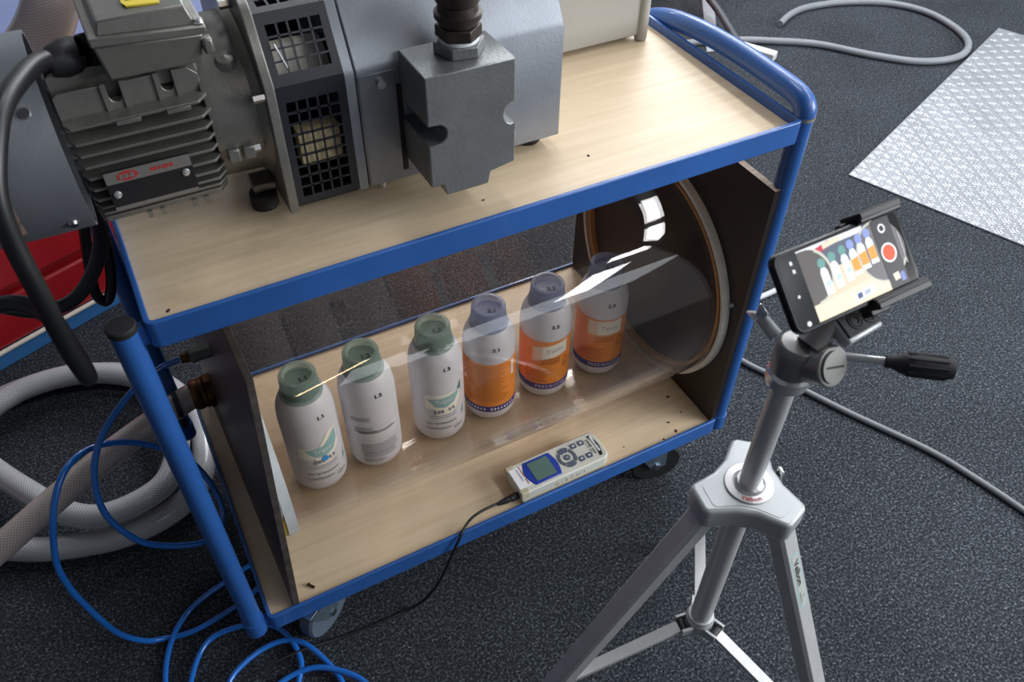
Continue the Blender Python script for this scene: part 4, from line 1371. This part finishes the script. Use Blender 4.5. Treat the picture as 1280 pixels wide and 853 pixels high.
# legs with braces
FR = 0.40
HUBZ = 0.262
for i, a in enumerate(AZ):
    d = Vector((math.cos(a), math.sin(a), 0))
    n_ = Vector((-d.y, d.x, 0))
    top = TC + d * 0.046 + Vector((0, 0, SHZ - 0.022))
    foot = TC + d * FR + Vector((0, 0, Z0 + 0.012))
    ax_ = (foot - top).normalized()
    o_ = n_.cross(ax_).normalized()
    if o_.dot(d) < 0:
        o_ = -o_

    def sec(c, w, t_):
        return [c - n_ * w - o_ * t_, c + n_ * w - o_ * t_, c + n_ * w + o_ * t_ * 0.55, c + n_ * w * 0.78 + o_ * t_, c - n_ * w * 0.78 + o_ * t_, c - n_ * w + o_ * t_ * 0.55]

    def bar(c0, c1, w, t_):
        s0, s1 = sec(c0, w, t_), sec(c1, w, t_)
        n6 = 6
        return MB().add(s0 + s1, [tuple(range(n6)), tuple(range(2 * n6 - 1, n6 - 1, -1))] + [(k, (k + 1) % n6, n6 + (k + 1) % n6, n6 + k) for k in range(n6)])
    L_ = (foot - top).length
    lg = obj('leg', bar(top, top + ax_ * L_ * 0.56, 0.0152, 0.0105), alu, tri, bevel=0.0008)
    obj('lower_leg', bar(top + ax_ * L_ * 0.54, foot, 0.0105, 0.0080), alu, lg)
    obj('leg_lock', bar(top + ax_ * L_ * 0.54, top + ax_ * L_ * 0.585, 0.0150, 0.0125), black, lg)
    obj('rubber_foot', MB().cyl(foot - ax_ * 0.01, foot + ax_ * 0.010, 0.012, 0.013, 16), rubber, lg)
    br1 = top + ax_ * L_ * 0.50
    br0 = TC + d * 0.028 + Vector((0, 0, HUBZ - 0.006))
    bax = (br1 - br0).normalized()
    bo = n_.cross(bax)
    bb = MB()
    s0 = [br0 + n_ * u * 0.0085 + bo * v * 0.0035 for u, v in ((-1, -1), (1, -1), (1, 1), (-1, 1))]
    s1 = [br1 + n_ * u * 0.0085 + bo * v * 0.0035 for u, v in ((-1, -1), (1, -1), (1, 1), (-1, 1))]
    bb.add(s0 + s1, [(0, 1, 2, 3), (7, 6, 5, 4), (0, 4, 5, 1), (1, 5, 6, 2), (2, 6, 7, 3), (3, 7, 4, 0)])
    bs = obj('brace', bb, alu, tri, bevel=0.0006)
    obj('brace_pivot', MB().cyl(br0 - n_ * 0.0105, br0 + n_ * 0.0105, 0.006, seg=14), black, bs)
    if i == 2:
        # maker's label running down the right-hand leg
        c0 = top + ax_ * 0.060
        tq = lambda s_, v_, lift=0.0: c0 + o_ * (0.01065 + lift) + ax_ * s_ + n_ * (v_ + 0.0006)
        st_ = MB().add([tq(-0.004, -0.0082), tq(0.082, -0.0082), tq(0.082, 0.0062), tq(-0.004, 0.0062)], [(0, 1, 2, 3)])
        stp = obj('maker_label', st_, pm('label_cyan', (150, 205, 212), 0.4), lg, smooth=0)
        st_ = MB().add([tq(-0.0025, -0.0070, 0.0002), tq(0.0805, -0.0070, 0.0002), tq(0.0805, 0.0050, 0.0002), tq(-0.0025, 0.0050, 0.0002)], [(0, 1, 2, 3)])
        obj('label_field', st_, pm('label_silver', (176, 178, 172), 0.4), stp, smooth=0)
        obj('lettering', MB().text('Velbon', 0.0140, lambda u, v: tq(0.026 + u, -0.0010 + v, 0.0005), bold=0.025), ink, stp, smooth=0, recalc=False)
        obj('lettering', dashes(6, 0.0055, lambda u, v: tq(0.066 + u, 0.0022 + v, 0.0005)), grey_ink, stp, smooth=0, recalc=False)
        obj('lettering', dashes(6, 0.0045, lambda u, v: tq(0.066 + u, -0.0040 + v, 0.0005)), grey_ink, stp, smooth=0, recalc=False)
hub = obj('brace_hub', MB().lathe([(0.0128, -0.016), (0.0195, -0.016), (0.0205, -0.012), (0.0205, 0.006), (0.0190, 0.008), (0.0185, 0.014), (0.0150, 0.015), (0.0150, 0.0)], 36, lambda q: Vector((TC.x + q.x, TC.y + q.y, HUBZ + q.z))), silver_paint, tri)
for a in AZ:
    d = Vector((math.cos(a), math.sin(a), 0))
    n_ = Vector((-d.y, d.x, 0))
    for s in (-1, 1):
        c = TC + d * 0.024 + n_ * s * 0.0115 + Vector((0, 0, HUBZ - 0.005))
        M = Matrix.Translation(c) @ Matrix.Rotation(a, 4, 'Z')
        obj('hub_lug', MB().box(-0.008, 0.010, -0.0022, 0.0022, -0.008, 0.008, M), silver_paint, hub, bevel=0.0008)
# pan head
hd_ = obj('head_base', MB().lathe([(0.0, 0.780), (0.0150, 0.778), (0.0215, 0.782), (0.0225, 0.787), (0.0215, 0.792), (0.0225, 0.796), (0.0200, 0.801), (0.0, 0.801)], 32, lambda q: Vector((TC.x + q.x, TC.y + q.y, q.z))), chrome, tri)
obj('pan_body', MB().lathe([(0.0, 0.798), (0.0200, 0.799), (0.0210, 0.803), (0.0210, 0.832), (0.0180, 0.838), (0.0, 0.840)], 32, lambda q: Vector((TC.x + q.x, TC.y + q.y, q.z))), gun, tri, bevel=0.001)
t0, t1 = Vector((0.574, -0.424, 0.802)), Vector((0.580, -0.473, 0.830))
tb_ = obj('tilt_barrel', MB().cyl(t0, t1, 0.0215, seg=32), gun, tri, bevel=0.002)
td = (t1 - t0).normalized()
dk = obj('tilt_disc', MB().cyl(t1, t1 + td * 0.0025, 0.0165, seg=28), pm('disc_grey', (132, 134, 130), 0.4, metal=0.4), tb_)
su = td.cross(Vector((0, 0, 1))).normalized()
sv = su.cross(td)
sw_ = [t1 + td * 0.0026 + su * (u * 0.012) + sv * (v * 0.0012 + u * 0.004) for u, v in ((-1, -1), (1, -1), (1, 1), (-1, 1))]
obj('disc_slot', MB().add(sw_, [(0, 1, 2, 3)]), ink, dk, smooth=0)
obj('tilt_neck', MB().cyl((0.573, -0.446, 0.838), (0.596, -0.442, 0.862), 0.0150, 0.0135, 20), gun, tri)
# platform: same tilt as the phone
pl = thing('tmp', 'x', 'x', (0.613, -0.4470, 0.868), (R(42.85 - 18), R(4), R(8)))
PM = pl.matrix_basis.copy()
bpy.data.objects.remove(pl)
mp_ = lambda q: PM @ Vector(q)


def pbox(x0, x1, y0, y1, z0, z1):
    return MB().box(x0, x1, y0, y1, z0, z1, PM)


pf_ = obj('platform', pbox(-0.026, 0.026, -0.027, 0.026, -0.014, 0.0), silver_paint, tri, bevel=0.003)
obj('rubber_pad', pbox(-0.0245, 0.0245, -0.0225, 0.0245, 0.0, 0.0022), rubber, pf_, bevel=0.0008)
for cx_ in (-0.006, 0.013):
    for r_ in (0.0085, 0.0055):
        obj('pad_ring', MB().lathe([(r_ - 0.0014, 0.0022), (r_ - 0.0010, 0.0032), (r_ + 0.0006, 0.0032), (r_ + 0.001, 0.0022)], 24, lambda q: mp_((cx_ + q.x, -0.010 + q.y, q.z))), rubber, pf_)
obj('release_pin', MB().cyl(mp_((0.025, -0.014, -0.004)), mp_((0.036, -0.014, -0.004)), 0.0028, seg=12), chrome, pf_)
# wing screw
w0 = Vector((0.562, -0.412, 0.826))
w1 = Vector((0.556, -0.392, 0.838))
ws = obj('wing_screw', MB().cyl(w0, w1, 0.0075, 0.0065, 18), silver_paint, tri)
wd = (w1 - w0).normalized()
wu = wd.cross(Vector((1, 0, 0.2))).normalized()
wn = wd.cross(wu)
for s in (-1, 1):
    q0 = [w1 + wd * a_ + wu * s * b_ + wn * c_ for a_, b_, c_ in ((-0.004, 0.000, -0.003), (0.006, 0.000, -0.003), (0.006, 0.000, 0.003), (-0.004, 0.000, 0.003))]
    q1 = [w1 + wd * a_ + wu * s * b_ + wn * c_ for a_, b_, c_ in ((-0.002, 0.015, -0.002), (0.012, 0.017, -0.002), (0.012, 0.017, 0.002), (-0.002, 0.015, 0.002))]
    obj('wing', MB().hexa(q0, q1), chrome, ws, bevel=0.0012)
# pan handle
h0, h1 = Vector((0.590, -0.458, 0.828)), Vector((0.672, -0.530, 0.836))
hu = (h1 - h0).normalized()
hl = (h1 - h0).length
rod = obj('pan_handle', MB().cyl(h0, h0 + hu * hl * 0.62, 0.0042, seg=16), chrome, tri)
gst = h0 + hu * hl * 0.46
ga = hu.cross(Vector((0, 0, 1))).normalized()
gb = hu.cross(ga)
obj('handle_grip', MB().lathe([(0.0, 0.0), (0.0058, 0.0), (0.0066, 0.003), (0.0062, 0.006), (0.0105, 0.016), (0.0118, 0.030), (0.0112, 0.056), (0.0095, 0.062), (0.0, 0.064)], 28, lambda q: gst + hu * q.z + ga * q.x + gb * q.y), rubber, rod)
for k in range(10):
    t_ = 2 * PI * k / 10
    c0 = gst + hu * 0.020 + (ga * math.cos(t_) + gb * math.sin(t_)) * 0.0112
    c1 = gst + hu * 0.055 + (ga * math.cos(t_) + gb * math.sin(t_)) * 0.0112
    obj('grip_rib', MB().cyl(c0, c1, 0.0014, seg=8), rubber, rod)

# ------------------------------------------------------------------ hoses and cables at the left
ba = [(0.013, 0.335, 0.356), (0.000, 0.334, 0.356), (-0.023, 0.330, 0.354), (-0.075, 0.310, 0.343), (-0.138, 0.280, 0.304), (-0.175, 0.250, 0.252), (-0.187, 0.220, 0.181), (-0.165, 0.200, 0.111), (-0.132, 0.200, 0.058), (-0.070, 0.200, 0.018), (-0.028, 0.220, 0.010), (-0.012, 0.250, 0.030), (-0.016, 0.280, 0.075),
      (-0.036, 0.310, 0.124), (-0.074, 0.320, 0.176), (-0.124, 0.320, 0.222), (-0.176, 0.300, 0.256), (-0.216, 0.260, 0.266), (-0.252, 0.220, 0.227), (-0.285, 0.200, 0.130), (-0.290, 0.190, 0.063), (-0.284, 0.180, 0.007), (-0.265, 0.170, -0.104), (-0.235, 0.172, -0.175)]
bz = Z0 + 0.0062
bb_ = [(-0.205, 0.176), (-0.150, 0.164), (-0.075, 0.173), (-0.015, 0.192), (0.024, 0.224), (0.003, 0.256), (-0.060, 0.243), (-0.138, 0.216), (-0.189, 0.166), (-0.219, 0.085), (-0.215, -0.005), (-0.135, -0.087), (0.015, -0.142), (0.080, -0.092), (0.066, -0.015), (0.028, 0.044), (-0.034, 0.056),
       (-0.105, 0.026), (-0.120, -0.030), (-0.071, -0.047), (-0.017, -0.021), (0.053, -0.031), (0.119, -0.096), (0.115, -0.170), (0.021, -0.169), (0.003, -0.061), (0.025, -0.002), (0.019, 0.057), (-0.008, 0.099), (-0.063, 0.124), (-0.128, 0.124), (-0.174, 0.061), (-0.197, -0.03)]
for i, (x, y) in enumerate(bb_):
    ba.append((x, y, bz + (0.0 if i < 13 else 0.006 + 0.006 * ((i // 3) % 2))))
o = obj('air_hose', MB().tube(ba, 0.0058, 12, 7), air_blue, origin=(-0.2, 0.17, Z0))
tag(o, 'glossy blue air hose coiling from the left board down to the floor', 'hose')
hb = [(0.010, 0.475, 0.119), (-0.010, 0.473, 0.117), (-0.069, 0.463, 0.102), (-0.187, 0.428, 0.082), (-0.306, 0.388, 0.052), (-0.399, 0.355, 0.027), (-0.489, 0.330, 0.000), (-0.6, 0.30, -0.03)]
hz = thing('suction_hose', 'stained braided hose clamped to the brass union, crossing over the coil', 'hose', (-0.3, 0.4, Z0))
obj('hose_wall', MB().tube(hb, 0.0265, 20, 8), braid_pink, hz)
cl = obj('hose_clip', MB().lathe([(0.0268, -0.005), (0.0285, -0.005), (0.0285, 0.005), (0.0268, 0.005)], 32, lambda q: Vector((-0.026 + q.z, 0.4710 + q.x - q.z * 0.2, 0.1135 + q.y + q.z * 0.25))), black, hz)
obj('clip_screw', MB().box(-0.032, -0.020, 0.434, 0.446, 0.080, 0.096), black, cl, bevel=0.002)
c1 = [(-0.620, 0.80, -0.180), (-0.575, 0.886, -0.180), (-0.503, 0.944, -0.180), (-0.410, 0.986, -0.180), (-0.297, 0.988, -0.180), (-0.167, 0.946, -0.180), (-0.065, 0.858, -0.180), (-0.014, 0.728, -0.180), (-0.017, 0.596, -0.180), (-0.053, 0.499, -0.180), (-0.122, 0.451, -0.180), (-0.219, 0.437, -0.180), (-0.314, 0.456, -0.180), (-0.406, 0.491, -0.178),
      (-0.512, 0.560, -0.170), (-0.585, 0.66, -0.155), (-0.583, 0.764, -0.140), (-0.497, 0.856, -0.134), (-0.425, 0.904, -0.128), (-0.342, 0.930, -0.126), (-0.223, 0.915, -0.126), (-0.110, 0.840, -0.127), (-0.062, 0.721, -0.127), (-0.062, 0.600, -0.127), (-0.105, 0.501, -0.127), (-0.173, 0.467, -0.127), (-0.257, 0.469, -0.127), (-0.323, 0.519, -0.128), (-0.385, 0.610, -0.130), (-0.441, 0.700, -0.128),
      (-0.52, 0.82, -0.08), (-0.62, 0.92, -0.075)]
o = obj('braided_hose', MB().tube(c1, 0.0265, 20, 7), braid, origin=(-0.3, 0.7, Z0))
tag(o, 'clear braided hose lying in a coil on the floor left of the trolley', 'hose')
hc = [(0.060, 0.50, 1.08), (0.050, 0.475, 0.985), (0.026, 0.470, 0.928), (-0.010, 0.470, 0.880), (-0.070, 0.470, 0.833), (-0.150, 0.470, 0.790), (-0.25, 0.47, 0.74), (-0.36, 0.48, 0.64)]
o = obj('vacuum_hose', MB().tube(hc, 0.036, 22, 7), braid_mat('braided_hose_rose', (190, 168, 166), (218, 206, 204), 40, 1300.0), origin=(-0.05, 0.47, 0.75))
tag(o, 'thick rosy braided hose rising behind the motor terminal box', 'hose')

# ------------------------------------------------------------------ cables and hose at the right and behind
fh_ = [(2.751, 1.768), (2.857, 1.821), (2.979, 1.843), (3.162, 1.809), (3.336, 1.712), (3.423, 1.557), (3.405, 1.371), (3.321, 1.246), (3.190, 1.193), (3.035, 1.240), (2.899, 1.371), (2.761, 1.552), (2.599, 1.666), (2.497, 1.725), (2.352, 1.782), (2.283, 1.801), (2.10, 1.83), (1.9, 1.85)]
o = obj('floor_conduit', MB().tube([(x, y, Z0 + 0.0145 + (0.004 if 1.17 < y < 1.27 and x > 3.1 else 0)) for x, y in fh_], 0.0140, 14, 7), cable_grey, origin=(2.9, 1.5, Z0))
tag(o, 'grey conduit curled in a loop on the carpet near the tread plate', 'conduit')
fc = [(1.25, 0.62), (1.283, 0.440), (1.316, 0.253), (1.380, 0.121), (1.442, -0.018), (1.530, -0.196), (1.565, -0.309), (1.591, -0.422), (1.604, -0.516), (1.61, -0.7)]
o = obj('floor_cable', MB().tube([(x, y, Z0 + 0.0085) for x, y in fc], 0.0080, 12, 6), pm('dark_grey_cable', (120, 124, 128), 0.45), origin=(1.45, 0.0, Z0))
tag(o, 'grey cable running across the carpet behind the tripod to the frame edge', 'cable')
fc2 = [(1.20, 0.43), (1.379, 0.420), (1.510, 0.423), (1.632, 0.426), (1.766, 0.422), (1.870, 0.431)]
o = obj('floor_cable', MB().tube([(x, y, Z0 + 0.0085 + (0.022 if x < 1.38 else 0.0)) for x, y in fc2], 0.0080, 12, 6), cable_pale, origin=(1.6, 0.42, Z0))
tag(o, 'short pale cable end showing between the trolley post and the phone', 'cable')
dc = [(2.542, 2.131, -0.100), (2.521, 2.005, -0.120), (2.502, 1.894, -0.140), (2.477, 1.792, -0.160), (2.472, 1.742, -0.180), (2.473, 1.706, -0.193)]
o = obj('drop_cable', MB().tube(dc, 0.016, 14, 6), pm('slate_cable', (70, 74, 80), 0.5), origin=(2.45, 1.72, Z0))
tag(o, 'dark grey cable dropping to a pale connector behind the blue handle', 'cable')
M = Matrix.Translation((2.49, 1.60, Z0)) @ Matrix.Rotation(R(-62), 4, 'Z')
o = obj('connector', MB().box(-0.075, 0.075, -0.022, 0.022, 0.0, 0.035, M), pm('pale_connector', (206, 208, 206), 0.5), origin=(2.49, 1.60, Z0), bevel=0.005)
tag(o, 'pale plastic connector on the carpet behind the blue handle', 'connector')
lgp = thing('support_strip', 'pale grey plastic strip lying on the carpet behind the blue handle', 'strip', (2.25, 1.72, Z0))
obj('strip', MB().hexa([(2.319, 1.718, -0.210), (2.369, 1.708, -0.210), (2.709, 2.178, -0.210), (2.656, 2.204, -0.210)], [(2.319, 1.718, -0.204), (2.369, 1.708, -0.204), (2.709, 2.178, -0.204), (2.656, 2.204, -0.204)]), pm('strip_grey', (150, 158, 164), 0.4, var=0.08), lgp, bevel=0.003)

# ------------------------------------------------------------------ crumbs and a screw on the shelves
chip = pm('dark_crumb', (70, 40, 30), 0.8)


def crumb(x, y, z, s, a, label):
    vs = []
    for dx, dy, dz in ((-1, -0.4, 0), (0.2, -0.6, 0), (1, 0, 0), (0.1, 0.6, 0), (-0.7, 0.5, 0), (-0.2, 0, 0.5), (0.4, 0.1, 0.45)):
        c_, s_ = math.cos(a), math.sin(a)
        vs.append((x + s * (dx * c_ - dy * s_), y + s * (dx * s_ + dy * c_), z + s * dz))
    mb = MB().add(vs, [(4, 3, 2, 1, 0), (0, 1, 5), (1, 6, 5), (1, 2, 6), (2, 3, 6), (3, 5, 6), (3, 4, 5), (4, 0, 5)])
    o = obj('crumb', mb, chip, smooth=0, origin=(x, y, z))
    tag(o, label, 'crumb', 'dark crumbs on the shelves')


for i, (x, y, s, lb_) in enumerate(((0.946, 0.109, 0.005, 'dark crumb on the lower shelf close to the right board, farthest from the edge'),
                                    (0.945, 0.059, 0.0028, 'small dark crumb on the lower shelf nearest the right board'),
                                    (0.903, 0.048, 0.0042, 'dark crumb in the middle of the group near the right board'),
                                    (0.904, 0.020, 0.0052, 'long dark crumb on the lower shelf close to the blue front rim'),
                                    (0.868, 0.014, 0.0035, 'round dark crumb touching the front edge of the lower shelf'),
                                    (0.780, 0.036, 0.0025, 'tiny dark crumb on the lower shelf just right of the meter'))):
    crumb(x, y, -0.008, s, i * 1.3, lb_)
crumb(0.470, 0.062, SZ, 0.003, 0.3, 'dark crumb on the upper shelf just below the exhaust block')
crumb(0.661, 0.091, SZ, 0.0035, 1.4, 'dark crumb on the upper shelf right of the pump housing')
crumb(0.030, 0.034, SZ, 0.004, 0.8, 'dark crumb at the front left corner of the upper shelf')
sc = MB().cyl((0.086, 0.036, -0.0045), (0.093, 0.026, -0.0045), 0.0020, 0.0026, 8)
sc.cyl((0.085, 0.0375, -0.0045), (0.086, 0.036, -0.0045), 0.0036, seg=10)
o = obj('loose_screw', sc, pm('rusty_screw', (60, 44, 36), 0.6, metal=0.5), origin=(0.09, 0.03, -0.008))
tag(o, 'small dark loose screw on the lower shelf near the left board', 'screw')
